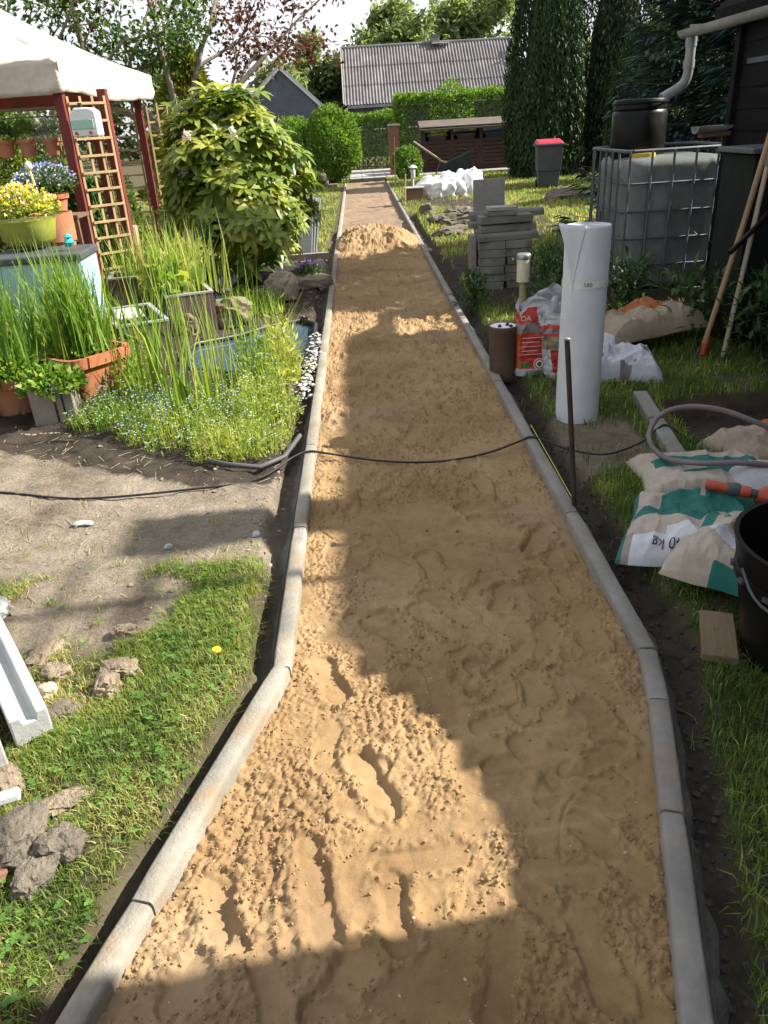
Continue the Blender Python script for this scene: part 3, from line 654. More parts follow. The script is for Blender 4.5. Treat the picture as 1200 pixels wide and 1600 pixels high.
# steel rod with setting-out string
t = thing('steel_rod', (.905, 3.11, -.1), 'rusty steel rod driven in beside the right kerb', 'rod')
MB().tube([(0, 0, 0), (-.035, .01, .4), (-.08, .015, .865)], .0115, 10).build('shaft', M('rusty_steel', (.085, .05, .035), (.045, .028, .022), 15, .75, metal=.3), t, smooth=True)
MB().lathe([(.013, 0), (.014, .006), (.010, .009)], 10, (-.08, .015, .863)).build('struck_end', M('worn_steel', (.35, .34, .33), (.25, .24, .23), 20, .5, metal=.7), t)
tag(MB().tube([(.907, 3.105, -.004), (.908, 3.6, .006), (.912, 4.15, .006)], .0022, 5).build('string_line', M('yellow_string', (.55, .58, .08), (.4, .42, .05), 20, .8)), 'yellow setting-out string along the right kerb from the rod', 'string')

# black cable lying over the whole width
cab = cr([(-3.2, 4.0, gz(-3.2, 4.)+.008), (-2.4, 3.86, gz(-2.4, 3.86)+.008), (-1.95, 3.74, gz(-1.95, 3.74)+.008), (-1.5, 3.6, gz(-1.5, 3.6)+.01), (-.94, 3.62, gz(-.94, 3.62)+.012), (-.63, 3.72, gz(-.63, 3.72)+.012), (-.44, 3.9, .004), (-.357, 3.95, .010), (-.28, 3.94, .0),
          (.05, 3.84, -.03), (.35, 3.80, -.035), (.61, 3.86, -.03), (.8, 3.93, -.002), (.868, 3.95, .012), (.94, 3.92, .0), (1.05, 3.82, -.02), (1.22, 3.72, -.02), (1.43, 3.80, .0), (1.55, 3.9, .03), (1.62, 3.92, .04), (1.72, 3.8, -.02), (1.8, 3.55, -.03)], 7)
tag(MB().tube(cab, .0062, 7).build('cable', M('black_rubber', (.02, .02, .021), (.013, .013, .013), 10, .5), smooth=True), 'thin black cable lying across the yard, both kerbs and the sand', 'cable')

# sacks of cement: pillow shapes with folded paper ends
inkm = {}
def inkmat(name, cols, rough=.8, bs=25, bst=.5):
    if name in inkm: return inkm[name]
    m, n, b, out = _new(name); a = n.nodes.new('ShaderNodeAttribute'); a.attribute_name = 'ink'; r = n.nodes.new('ShaderNodeValToRGB'); cr_ = r.color_ramp; cr_.interpolation = 'CONSTANT'
    while len(cr_.elements) < len(cols): cr_.elements.new(.5)
    for i, c in enumerate(cols): cr_.elements[i].position = i/len(cols); cr_.elements[i].color = tuple(c)+(1,)
    mm = n.nodes.new('ShaderNodeMath'); mm.operation = 'MULTIPLY_ADD'; mm.inputs[1].default_value = 1/len(cols); mm.inputs[2].default_value = .5/len(cols)
    n.links.new(a.outputs['Fac'], mm.inputs[0]); n.links.new(mm.outputs[0], r.inputs[0]); v = _vec(n)
    c = mixc(n, .45, r.outputs[0], ramp(n, noise(n, v, 14, 6, .7), [(.3, .5), (.65, 1.0)]), 'MULTIPLY')
    n.links.new(c, b.inputs['Base Color']); b.inputs['Roughness'].default_value = rough
    vo = n.nodes.new('ShaderNodeTexVoronoi'); vo.feature = 'DISTANCE_TO_EDGE'; vo.inputs['Scale'].default_value = 11; wv = n.nodes.new('ShaderNodeVectorMath'); wv.operation = 'ADD'
    nn = n.nodes.new('ShaderNodeTexNoise'); nn.inputs['Scale'].default_value = 6; n.links.new(v, nn.inputs['Vector']); n.links.new(v, wv.inputs[0]); n.links.new(nn.outputs['Color'], wv.inputs[1]); n.links.new(wv.outputs[0], vo.inputs['Vector'])
    hh = n.nodes.new('ShaderNodeMath'); hh.operation = 'MULTIPLY_ADD'; hh.inputs[1].default_value = .8; n.links.new(vo.outputs['Distance'], hh.inputs[0]); n.links.new(noise(n, v, bs, 5), hh.inputs[2])
    bump(n, b, hh.outputs[0], bst*.5, .010); inkm[name] = m; return m
def pillow(t, name, L, Wd, T, seed, inkf, mat, sag=.0, wr=1.0, nu=130, nv=104):
    u = np.linspace(-1, 1, nu); v = np.linspace(-1, 1, nv); U, Vv = np.meshgrid(u, v)
    def surf(U, Vv, top=True):
        e = (np.clip(1-np.abs(U)**3.5, 0, 1)*np.clip(1-np.abs(Vv)**3.2, 0, 1))**.5
        pin = 1-.07*np.abs(U)**2*(1-np.abs(Vv)**2)*0-.05*(1-np.abs(Vv)**2)*np.abs(U)**6
        x = U*L/2*(1-.04*np.cos(Vv*PI)*np.abs(U)); y = Vv*Wd/2*(1-.07*np.cos(U*PI)*np.abs(Vv))
        w_ = (fbm(x*9+seed, y*9, 4, seed)-.5)
        cre = np.abs(fbm(x*7+seed*3, y*10, 3, seed+3)-.5)
        fold = (1-np.abs(2*fbm(x*3.2+y*2.2+seed, y*4.5-x*1.2, 2, seed+6)-1))**3; f2 = (1-np.abs(2*fbm(x*8-y*3+seed, y*5+x*5, 2, seed+7)-1))**5
        seam = np.clip((np.abs(Vv)-.86)/.14, 0, 1)
        if top: z = T*(.20+.80*e)*(1+.28*w_*wr)*(1-.3*seam)+(fold*.030+f2*.012)*wr*np.sqrt(e)-.012*wr-np.clip(.035-cre, 0, 1)*.35*wr*e*T-sag*U; z = np.maximum(z, .012)
        else: z = -T*.02-.0*e+e*0+T*.22*(1-e)
        return x, y, z
    x, y, z = surf(U, Vv); xb_, yb_, zb_ = surf(U, Vv, False)
    V = np.concatenate([np.stack([x, y, z], -1).reshape(-1, 3), np.stack([xb_, yb_, np.minimum(zb_, z-.002)], -1).reshape(-1, 3)])
    i = (np.arange(nv-1)[:, None]*nu+np.arange(nu-1)[None]).ravel(); N = nu*nv
    F = [np.stack([i, i+1, i+1+nu, i+nu], 1), np.stack([i+nu, i+1+nu, i+1, i], 1)+N]
    br = list(range(nu))+[nu*k+nu-1 for k in range(1, nv)]+[nu*(nv-1)+k for k in range(nu-2, -1, -1)]+[nu*k for k in range(nv-2, 0, -1)]
    br = np.array(br); F.append(np.stack([br, br+N, np.roll(br, -1)+N, np.roll(br, -1)], 1))
    ink = inkf(U, Vv, x, y).astype(float)
    me = npmesh(name, V, F, smooth=True, attrs={'ink': np.concatenate([ink.ravel(), ink.ravel()*0])})
    link(name, me, mat, t)
    return lambda a, b_: tuple(float(q[0]) for q in surf(np.array([a]), np.array([b_])))
sackm = inkmat('cement_paper', [(.40, .34, .28), (.012, .135, .11), (.54, .55, .59), (.27, .23, .19)])
KRAFT, TEAL, WHITE, WORN = 0, 1, 2, 3
blk = M('ink', (.02, .02, .02)); whi = M('white_ink', (.72, .74, .72), (.66, .68, .66), 5, .7, bst=0)
def inkA(U, V, x, y):
    r = np.zeros_like(U); n1 = fbm(x*4, y*4, 3, 5)
    r[(V > -.35) & (V < .35) & (np.abs(U+.05) < .75)] = TEAL; r[(V+n1*.6 > .1) & (V+n1*.6 < .32) & (U < -.1)] = KRAFT; r[(U < -.45) & (V < -.0)] = KRAFT; r[(U > .55) & (V < .1)] = WHITE; return r
t = thing('cement_sack', (1.60, 3.32, -.03), 'torn half-empty cement sack with teal print, rearmost of the three', 'sack', 'cement sacks beside the path', -.12)
pillow(t, 'paper_bag', .66, .46, .10, 21, inkA, sackm)
MB().lathe([(.001, .05), (.09, .045), (.14, .02), (.17, 0)], 20, (.22, -.12, .085)).build('spilled_cement', M('cement_powder', (.42, .42, .43), (.33, .33, .34), 8, .95), t, smooth=True)
def inkB(U, V, x, y):
    r = np.zeros_like(U); d = V-.25-.45*U
    r[(np.abs(U) < .92) & (V > -.45) & (V < .72)] = TEAL
    r[(np.abs(V-.18-.5*U-.35) < .08) & (U < .2)] = KRAFT; r[(U < -.55) & (V > -.2) & (V < .3)] = KRAFT; r[(U < -.35) & (V > .25)] = KRAFT; r[(U > .5) & (V < .1)] = KRAFT
    r[(U > .05) & (U < .12) & (V > .3)] = KRAFT; r[V < -.74] = WHITE; r[(V < -.62) & (np.abs(U) < .35)] = WHITE; r[(V < -.7) & (U < -.82)] = WORN; r[U < -.93] = TEAL; return r
t = thing('cement_sack', (1.29, 2.76, -.02), 'full cement sack with broad teal print and a white end, nearest the kerb', 'sack', 'cement sacks beside the path', -.45)
SB = pillow(t, 'paper_bag', .50, .56, .16, 8, inkB, sackm, wr=1.25)
def on(S, cx, cy, ang, sc, lift=.004):
    ca, sa = math.cos(ang), math.sin(ang)
    def f(x, y):
        a = cx+(x*ca-y*sa)*sc[0]; b_ = cy+(x*sa+y*ca)*sc[1]
        p = S(max(-1, min(1, a)), max(-1, min(1, b_))); return (p[0], p[1]-.002, p[2]+lift)
    return f
map_text('40 kg', .05, on(SB, -.30, -.88, PI, (4, 2.6), .007), blk, t)
def inkC(U, V, x, y):
    r = np.zeros_like(U); r[(U > -.55) & (U < .2) & (V > .2) & (V < .8)] = TEAL; r[(U < -.65) & (U > -.85) & (V > .0) & (V < .4)] = TEAL
    r[(np.abs(V+.45+.22*U) < .12) & (U > -.8)] = WHITE; r[(V < -.9) & (U > -.3)] = TEAL; return r
t = thing('cement_sack', (1.37, 2.44, .02), 'crumpled cement sack with a white seam, beside the black bucket', 'sack', 'cement sacks beside the path', -.75)
SCc = pillow(t, 'paper_bag', .46, .44, .15, 33, inkC, sackm, sag=.02, wr=1.5)
map_text('BETON', .075, on(SCc, -.18, .5, PI*.75, (3.2, 3.6)), whi, t)
MB().bar((-.06, -.05, .15), (-.055, -.02, .20), .035, .006).build('torn_flap', M('kraft_brown', (.22, .13, .06), (.15, .09, .04), 9, .9), t)
# orange sack behind, and the ones behind the roll
orm = inkmat('orange_bag', [(.30, .24, .17), (.30, .095, .018), (.45, .46, .49), (.13, .05, .015)])
def inkO(U, V, x, y):
    r = np.zeros_like(U); r[(U+fbm(x*6, y*6, 3, 2)*.6 > .1)] = 1; r[(V < -.75)] = 0; return r
t = thing('orange_sack', (2.02, 3.62, -.05), 'orange and tan paper sack lying behind the hose loop', 'sack', None, .2); pillow(t, 'paper_bag', .52, .42, .13, 12, inkO, orm, wr=1.5)
def inkO2(U, V, x, y):
    r = np.ones_like(U); r[(V+U*.5+fbm(x*5, y*5, 3, 4)*.6 < .12)] = 0; r[(U < -.86)] = 2; return r
t = thing('orange_sack', (2.02, 5.7, .10), 'crumpled empty orange sack thrown over another behind the white roll', 'sack', None, .35); pillow(t, 'paper_bag', .85, .5, .17, 17, inkO2, orm, wr=1.5, sag=-.05)
t = thing('white_sack', (1.72, 5.1, -.03), 'dirty white sack on the grass right of the roll', 'sack', None, -.2); pillow(t, 'plastic_bag', .5, .42, .17, 27, lambda U, V, x, y: np.where(fbm(x*12, y*12, 3, 7) > .63, 1., 0.), inkmat('white_bag', [(.42, .43, .47), (.15, .14, .14)], .4), wr=1.6)

# hand lamp on the sacks, hose loop, bucket, board
orp = M('orange_plastic', (.42, .06, .02), (.34, .045, .015), 5, .4, 60, .1, .002); gry = M('dark_grey_plastic', (.09, .09, .095), (.06, .06, .065), 5, .5)
t = thing('hand_lamp', (1.36, 2.84, .20), 'orange and grey hand lamp lying on the cement sacks', 'lamp', None, 0)
t.rotation_euler = (0, math.radians(97), math.radians(-22)); t.scale = (.8, .8, .8)
MB().lathe([(.024, 0), (.027, .005), (.024, .07), (.028, .10)], 18).build('grip', orp, t, smooth=True)
MB().lathe([(.030, .10), (.032, .11), (.032, .155), (.028, .165)], 18).build('collar', gry, t, smooth=True)
MB().lathe([(.027, .165), (.03, .17), (.03, .215)], 18).build('body', orp, t, smooth=True)
MB().lathe([(.024, .215), (.022, .25)], 18).build('neck', gry, t, smooth=True)
MB().lathe([(.028, .25), (.052, .285), (.056, .30), (.05, .305)], 18).build('head', orp, t, smooth=True)
t = cr([(2.35, 3.5, -.03), (2.08, 3.46, .10), (1.9, 3.48, .19), (1.72, 3.56, .25), (1.55, 3.6, .26), (1.42, 3.58, .22), (1.36, 3.5, .14), (1.4, 3.38, .09), (1.52, 3.27, .10), (1.68, 3.2, .12), (1.85, 3.16, .10), (2.1, 3.1, .0), (2.4, 3.1, -.03)], 8)
tag(MB().tube(t, .0135, 12).build('garden_hose', M('mauve_hose', (.20, .155, .16), (.14, .105, .11), 8, .5), smooth=True), 'mauve-grey garden hose standing in a loop over the sacks', 'hose')
t = thing('bucket', (1.40, 1.98, -.05), 'black builder bucket at the right edge beside the sacks', 'bucket'); t.scale = (1.02, 1.02, 1.22)
MB().lathe([(.215, 0), (.225, .02), (.274, .26), (.286, .262), (.286, .285), (.280, .287), (.298, .36), (.302, .372), (.287, .372), (.266, .26), (.217, .03), (.0, .03)], 40, capt=False).build('shell', blackgloss, t, smooth=True)
for k in range(16):
    a = 2*PI*k/16; MB().box((.289*math.cos(a), .289*math.sin(a), .274), (.012, .022, .012), Rz(a)).build('rim_lug', M('dark_grey_plastic', (.09, .09, .095)), t)
MB().tube(cr([(.294, 0, .31), (.28, -.17, .27), (0, -.31, .235), (-.28, -.17, .27), (-.294, 0, .31)], 6), .004, 6).build('handle', galv, t)
wood = M('weathered_wood', (.23, .155, .095), (.13, .085, .05), 4, .85, 50, .5, .005, stretch=(1, .15, 1))
t = thing('wood_block', (1.115, 2.08, -.01), 'short weathered wooden board on the grass below the sacks', 'board', None, -.35); MB().box((0, 0, .012), (.11, .26, .03)).build('plank', wood, t, bev=.003)
# loose edging stones round the pit
for i, (a, c, l) in enumerate((((1.675, 4.55), (1.615, 4.10), 0), ((1.605, 4.06), (1.545, 3.58), 1))):
    o = MB().bar((a[0], a[1], -.025), (c[0], c[1], -.03), .085, .12).build('edging_stone', concr, bev=.008)
    tag(o, ('farther' if i == 0 else 'nearer')+' of two concrete edging stones laid beside the dark pit', 'edging stone', 'edging stones by the pit')

# charcoal bags, planter, bollard lamp
coalm = inkmat('printed_poly', [(.52, .53, .56), (.48, .035, .025), (.2, .2, .2), (.27, .23, .15), (.04, .2, .03), (.5, .09, .03)], .4, 18, .5)
def standing_bag(t, Wd, Dp, Hh, seed, inkf, lean=0., nA=72, nH=46):
    a = np.linspace(0, 2*PI, nA, endpoint=False); hh = np.linspace(0, 1, nH); A_, H_ = np.meshgrid(a, hh)
    ca, sa = np.cos(A_), np.sin(A_); px = np.sign(ca)*np.abs(ca)**.45; py = np.sign(sa)*np.abs(sa)**.6
    dep = Dp*(1-.35*sm(.55, 1, H_))*(1-.12*(1-sm(0, .1, H_))); wd = Wd*(1-.05*sm(0, .1, 1-H_)*0-.06*(1-sm(0, .08, H_)))
    nz_ = fbm(px*3+seed+H_*2, py*3+H_*7, 4, seed)-.5; cre = np.clip(.06-np.abs(fbm(px*2+seed, H_*5+px*2, 3, seed+4)-.5), 0, 1)
    x = px*wd/2+nz_*.03+lean*H_*Hh; y = py*dep/2*(1+nz_*.7)-np.sign(py)*cre*.25; top = 1+.22*(fbm(ca*1.6+seed, sa*1.6, 3, seed+9)-.5)*2*sm(.6, 1, H_)
    z = H_*Hh*top
    V = np.stack([x, y, z], -1).reshape(-1, 3); i = np.arange(nA*(nH-1)); j = (i//nA)*nA+(i+1) % nA
    me = npmesh('bag_skin', V, [np.stack([i, j, j+nA, i+nA], 1)], smooth=True, attrs={'ink': inkf(px, py, H_, A_).ravel()})
    o = link('bag_skin', me, coalm, t); return o
def inkcoal(px, py, H, A_):
    r = np.zeros_like(H); r[(H > .10) & (H < .60)] = 1; r[(H > .10) & (H < .60) & (px < -.78)] = 5; r[(H >= .60) & (H < .74)] = 2; r[(H >= .60) & (H < .63)] = 3; r[(H >= .72) & (H < .90) & (px < -.15)] = 1
    r[(H > .13) & (H < .20) & (px > -.85) & (px < -.45)] = 4; r[H <= .10] = 0; return r
t = thing('charcoal_bag', (1.165, 5.25, -.03), 'white and red printed charcoal bag standing open beside the planter', 'bag', 'charcoal bags behind the roll')
standing_bag(t, .28, .13, .50, 14, inkcoal)
for rr, zz_, mt in ((.040, 0, whi), (.034, .0015, M('red_ink', (.58, .05, .035), (.5, .04, .03), 5, .5, bst=0)), (.026, .003, whi), (.016, .0045, M('green_ink', (.04, .2, .04), (.03, .16, .03), 5, .5, bst=0))):
    MB().lathe([(rr, 0), (rr, .001)], 28, (.015, -.078-zz_, .09), Rx(PI/2)).build('emblem', mt, t)
for k, (zz_, l) in enumerate(((.275, .17), (.245, .12), (.215, .15), (.185, .11), (.16, .16))):
    MB().box((-.11+l/2, -.079, zz_), (l, .001, .0035)).build('printed_line', whi, t)
map_text('DA', .05, lambda x, y: (-.085+x, -.071, .405+y), whi, t)
def inkcoal2(px, py, H, A_):
    r = np.zeros_like(H); r[(H > .08) & (H < .42) & (np.abs(px+.25) < .35)] = 1; r[(H > .42) & (H < .66)] = 3; r[(H > .60) & (H < .78)] = 1; r[(H > .66) & (H < .72) & (px < .1)] = 2; return r
t = thing('charcoal_bag', (1.345, 5.16, -.03), 'slumped white charcoal bag half hidden by the roll', 'bag', 'charcoal bags behind the roll', -.15)
standing_bag(t, .26, .15, .47, 24, inkcoal2, -.12)
t = thing('clear_bag', (1.30, 5.42, .0), 'clear plastic wrapping sticking up behind the charcoal bags', 'wrapping')
m, n, b, out = _new('clear_film'); b.inputs['Base Color'].default_value = (.75, .78, .82, 1); b.inputs['Roughness'].default_value = .25; b.inputs['Alpha'].default_value = .45; MATS['film'] = m
vs = []; fs = []
for j in range(9):
    for i in range(9): vs.append((-.1+.2*i/8+.02*math.sin(j*1.7), .03*math.sin(i*1.3+j), .3+.26*j/8-.06*abs(i-4)/4*j/8))
for j in range(8):
    for i in range(8): fs.append((j*9+i, j*9+i+1, j*9+i+10, j*9+i+9))
MB().add(vs, fs).build('film', m, t, smooth=True)
t = thing('planter_tub', (.945, 5.28, -.06), 'round brown tub with a white top beside the charcoal bag', 'tub')
MB().lathe([(.088, 0), (.092, .01), (.096, .34), (.10, .345), (.10, .375), (.092, .378), (.088, .345)], 26, capt=False).build('shell', M('brown_tub', (.135, .085, .06), (.085, .055, .04), 4, .8), t, smooth=True)
MB().lathe([(.086, .345), (.090, .374), (.02, .371)], 26).build('white_fill', M('white_ceramic', (.72, .74, .77), (.62, .64, .68), 6, .5), t, smooth=True)
for x, y in ((-.03, -.03), (.03, .01), (.045, -.045)): MB().lathe([(.012, 0), (.014, .008), (.006, .018)], 8, (x, y, .372)).build('stone', M('dark_rubble', (.1, .1, .1)), t, smooth=True)
t = thing('bollard_lamp', (1.465, 7.2, gz(1.465, 7.2)), 'cream bollard lamp with a metal cap in front of the stone pile', 'lamp')
MB().lathe([(.036, 0), (.034, .27)], 16).build('post', M('tan_post', (.42, .34, .2), (.33, .26, .15), 5, .6), t, smooth=True)
MB().lathe([(.06, .265), (.061, .27), (.061, .465)], 24).build('diffuser', M('cream_glass', (.72, .66, .50), (.64, .58, .43), 3, .35), t, smooth=True)
MB().lathe([(.064, .465), (.065, .47), (.065, .505), (.058, .512), (.0, .514)], 24, capt=False).build('cap', M('brushed_cap', (.42, .42, .42), (.3, .3, .3), 14, .35, metal=.8), t, smooth=True)

# stack of paving blocks, edging pieces and slabs
pav = M('grey_paver', (.235, .225, .205), (.135, .13, .12), 5, .92, 70, .6, .005, dirt=(.10, .11, .06), dscale=4)
def wavy(w_, d_):
    p = []
    for i in range(9): p.append((-w_/2+w_*i/8, -d_/2+.012*math.sin(i/8*2*PI)))
    for i in range(9): p.append((w_/2-w_*i/8, d_/2+.012*math.sin((8-i)/8*2*PI)))
    return p
pvme = None; kr = random.Random(4)
names = {0: 'lowest', 1: 'second lowest', 2: 'third', 3: 'fourth', 4: 'fifth', 5: 'topmost'}
for c_, cx in enumerate((1.345, 1.635)):
    for l in range(6):
        for r_, cy in enumerate((8.36, 8.78)):
            o = MB().prism(wavy(.275, .20), 0, .078).build('paving_block', pav, bev=.006, loc=(cx+kr.uniform(-.012, .012), cy+kr.uniform(-.012, .012), -.03+l*.082)); o.rotation_euler = (0, 0, kr.uniform(-.05, .05))
            side = 'left' if c_ == 0 else 'right'
            if r_ == 0: tag(o, f'{names[l]} wavy grey paving block in the front {side} column of the pile', 'paving block', 'paving blocks in the pile')
            else: tag(o, f'{names[l]} grey paving block in the rear {side} column of the pile', 'paving block', 'paving blocks in the pile')
o = MB().box((0, 0, .27), (.06, .22, .56)).build('concrete_post', concr, bev=.006, loc=(1.165, 8.42, -.03)); tag(o, 'short upright concrete post against the left of the paver pile', 'post')
def palisade(a, b_, r, lab, mat=pav):
    A1, B1 = Vector(a), Vector(b_); d = B1-A1; L = d.length
    pr = [(-r, 0), (-r, r*.9), (-r*.7, r*1.35), (0, r*1.5), (r*.7, r*1.35), (r, r*.9), (r, 0)]
    R = Matrix((d.normalized().cross(Vector((0, 0, 1))).normalized(), Vector((0, 0, 1)), -d.normalized())).transposed()
    R = Matrix(((d.y/L, 0, d.x/L), (-d.x/L, 0, d.y/L), (0, 1, 0)))
    return tag(MB().prism(pr, 0, L, R, A1).build('edging_stone', mat, bev=.004), lab, 'edging stone', 'edging stones on the pile')
palisade((1.20, 8.27, .463), (1.83, 8.36, .463), .05, 'round-edged edging stone, lowest of those laid across the pavers')
palisade((1.22, 8.52, .463), (1.80, 8.58, .463), .06, 'edging stone laid across the pavers, behind the lowest')
palisade((1.22, 8.33, .541), (1.82, 8.42, .541), .05, 'second round-edged edging stone up from the pavers')
o = MB().box((0, 0, .04), (.55, .2, .075)).build('stone_slab', pav, bev=.006, loc=(1.50, 8.40, .622)); o.rotation_euler = (0, 0, .08); tag(o, 'flat concrete slab lying on the edging stones of the pile', 'slab', 'slabs on the pile')
o = MB().box((0, 0, .021), (.31, .17, .04)).build('stone_slab', pav, bev=.005, loc=(1.45, 8.37, .700)); o.rotation_euler = (0, 0, .03); tag(o, 'lower of two small thin slabs on top of the pile', 'slab', 'slabs on the pile')
o = MB().box((0, 0, .021), (.29, .17, .036)).build('stone_slab', M('pale_slab', (.37, .355, .33), (.29, .28, .26), 5, .9), bev=.005, loc=(1.46, 8.385, .744)); o.rotation_euler = (.02, .02, .12); tag(o, 'upper pale thin slab on top of the pile', 'slab', 'slabs on the pile')
palisade((1.17, 8.70, .548), (1.86, 8.78, .548), .055, 'edging stone hidden behind the flat slab of the pile')
palisade((1.18, 8.72, .63), (1.99, 8.84, .665), .055, 'longest edging stone, lying across the top of the pile')
o = MB().box((0, 0, .19), (.34, .05, .38)).build('stone_slab', M('upright_slab', (.30, .285, .265), (.20, .19, .175), 3, .9, 60, .4, .004, dirt=(.13, .12, .1), dscale=3), bev=.006, loc=(1.42, 8.93, .63)); o.rotation_euler = (-.05, 0, .03); tag(o, 'square concrete slab standing on edge behind the pile', 'slab', 'slabs on the pile')
o = MB().box((0, 0, .33), (.3, .16, .66)).build('block_pier', pav, bev=.006, loc=(1.42, 8.98, -.03)); tag(o, 'rear block column carrying the upright slab', 'paving block')

# cabinet, tools leaning on it
t = thing('metal_cabinet', (2.66, 5.55, -.02), 'dark grey-green metal cabinet against the house wall', 'cabinet')
cm_ = M('dark_green_metal', (.012, .015, .014), (.008, .01, .009), 3, .75, spec=.15)
MB().box((.24, .26, .65), (.46, .5, 1.30)).build('body', cm_, t, bev=.008); MB().box((.23, .25, 1.325), (.52, .56, .035)).build('lid', M('lid_metal', (.10, .11, .11), (.07, .075, .075), 4, .5), t, bev=.006)
MB().box((.03, -.002, 1.1), (.03, .02, .06)).build('latch', pvc, t)
handm = M('ash_handle', (.36, .24, .13), (.24, .15, .08), 6, .6, stretch=(1, 1, .15))
t = thing('garden_fork', (2.37, 5.28, 0), 'long brown wooden tool handle with orange socket leaning on the cabinet', 'tool')
MB().tube([(0, 0, .1), (.2, .09, .9), (.40, .18, 1.85)], .0185, 10).build('handle', handm, t, smooth=True); MB().tube([(-.005, 0, .02), (.02, .01, .14)], .024, 10).build('socket', orp, t, smooth=True)
for k in (-1, 0, 1): MB().tube([(-.005+k*.03, 0, .06), (-.03+k*.03, 0, -.03)], .006, 6).build('tine', galv, t)
t = thing('rake', (2.50, 5.25, 0), 'paler tool handle with a grey metal sleeve leaning beside the brown one', 'tool')
MB().tube([(0, 0, 0), (.13, .1, .9), (.245, .19, 1.85)], .0165, 10).build('handle', M('pale_handle', (.42, .35, .25), (.3, .24, .16), 6, .7, stretch=(1, 1, .15)), t, smooth=True)
MB().tube([(.172, .133, 1.22), (.20, .157, 1.45)], .026, 12).build('sleeve', galv, t, smooth=True)
MB().bar((.02, .3, 1.83), (.48, .12, 1.87), .03, .03).build('rake_head', galv, t)
tag(MB().tube(cr([(2.42, 5.2, .72), (2.62, 5.3, .86), (2.85, 5.45, 1.02), (3.05, 5.5, 1.2)], 6), .018, 8).build('black_pipe', blackgloss, smooth=True), 'black pipe slung past the tool handles to the house', 'pipe')

# ------------------------------------------------------------------ left side: gazebo, pots, pond garden, clods
redw = M('red_stain', (.21, .036, .028), (.13, .02, .018), 5, .65, 40, .3, .004, stretch=(1, 1, .15))
lath = M('pale_lath', (.50, .36, .19), (.36, .25, .12), 6, .8, 50, .3, .003, stretch=(1, 1, .2))
canv = M('cream_canvas', (.74, .66, .55), (.70, .62, .51), 2, .85, 60, .25, .004, trans=.22)
GX, GY, GW, GL = -2.68, 8.12, 3.1, 2.75          # near right corner, extent to -X and +Y
t = thing('garden_gazebo', (GX, GY, -.02), 'garden gazebo with cream canopy, red posts and pale trellis', 'gazebo')
posts = [(0, 0), (.30, .34), (.03, GL), (-.55, GL), (-GW, 0), (-GW, GL), (-GW+.5, GL)]
for x, y in posts: MB().box((x, y, 1.03), (.085, .085, 2.06)).build('post', redw, t, bev=.006)
def trellis(a, b_, z0, z1, nvt, nh, dep):
    a = Vector(a); b_ = Vector(b_); d = b_-a; nrm = Vector((d.y, -d.x, 0)).normalized()*dep
    for k in range(nvt):
        p = a+d*(k/(nvt-1)); MB().bar((p.x, p.y, z0), (p.x, p.y, z1), .022, .012, (nrm.x, nrm.y, 0)).build('lath', lath, t)
    for k in range(nh):
        z = z0+.06+(z1-z0-.12)*k/(nh-1); MB().bar((a.x+nrm.x, a.y+nrm.y, z), (b_.x+nrm.x, b_.y+nrm.y, z), .022, .012, (nrm.x, nrm.y, 0)).build('lath', lath, t)
trellis((.06, .02), (.33, .26), .1, 2.0, 4, 13, .014)
trellis((.13, GL+.0), (.36, GL+.12), .1, 2.0, 3, 13, -.014)
trellis((-.05, GL+.03), (-.5, GL+.03), .1, 2.0, 2, 13, -.014)
trellis((-.06, -.02), (-.26, -.02), .3, .95, 2, 5, .014)
for (a, b_) in (((0, -.0), (-GW, 0)), ((.02, 0), (.03, GL)), ((-GW, 0), (-GW, GL)), ((.03, GL), (-GW, GL))):
    MB().bar((a[0], a[1], 2.09), (b_[0], b_[1], 2.09), .05, .12).build('beam', redw, t)
# canopy: four sagging slopes and a valance
x0, x1, y0, y1 = -GW-.12, .12, -.12, GL+.14; pk = (-GW/2, GL/2, 3.32); N_ = 14
vs = []; fs = []
cor = [(x1-.04, y0), (x1+.1, y1), (x0, y1), (x0, y0)]
for s_ in range(4):
    a = Vector((*cor[s_], 2.30)); b_ = Vector((*cor[(s_+1) % 4], 2.30)); base_ = len(vs)
    for j in range(N_+1):
        tt = j/N_
        for i in range(N_+1):
            e = a.lerp(b_, i/N_); p = e.lerp(Vector(pk), tt); p.z -= .10*math.sin(PI*tt)+.03*math.sin(PI*i/N_)*(1-tt)+.006*math.sin(i*2.1+j*1.3)*(1-tt); vs.append(p)
    for j in range(N_):
        for i in range(N_): q = base_+j*(N_+1)+i; fs.append((q, q+1, q+N_+2, q+N_+1))
MB().add(vs, fs).build('canopy_top', canv, t, smooth=True)
for s_ in range(4):
    a = Vector((*cor[s_], 2.30)); b_ = Vector((*cor[(s_+1) % 4], 2.30)); vs = []; fs = []; nn = 60; d = (b_-a).normalized(); nr = Vector((d.y, -d.x, 0))
    for j in range(7):
        for i in range(nn+1):
            p = a.lerp(b_, i/nn); u = i/nn; p.z += -.03*math.sin(PI*u)-.265*j/6+(.012*math.sin(u*9+s_)*(j/6)); fold = math.exp(-min(u, 1-u)*14)
            p += nr*(.012*math.sin(u*31+j*.7)*(j/6)+.03*fold*math.sin(j*1.1+u*60)*(j/6)-.02*(j/6)); vs.append(p)
    for j in range(6):
        for i in range(nn): q = j*(nn+1)+i; fs.append((q, q+1, q+nn+2, q+nn+1))
    o = MB().add(vs, fs).build('valance', canv, t, smooth=True); sd = o.modifiers.new('s', 'SOLIDIFY'); sd.thickness = .003

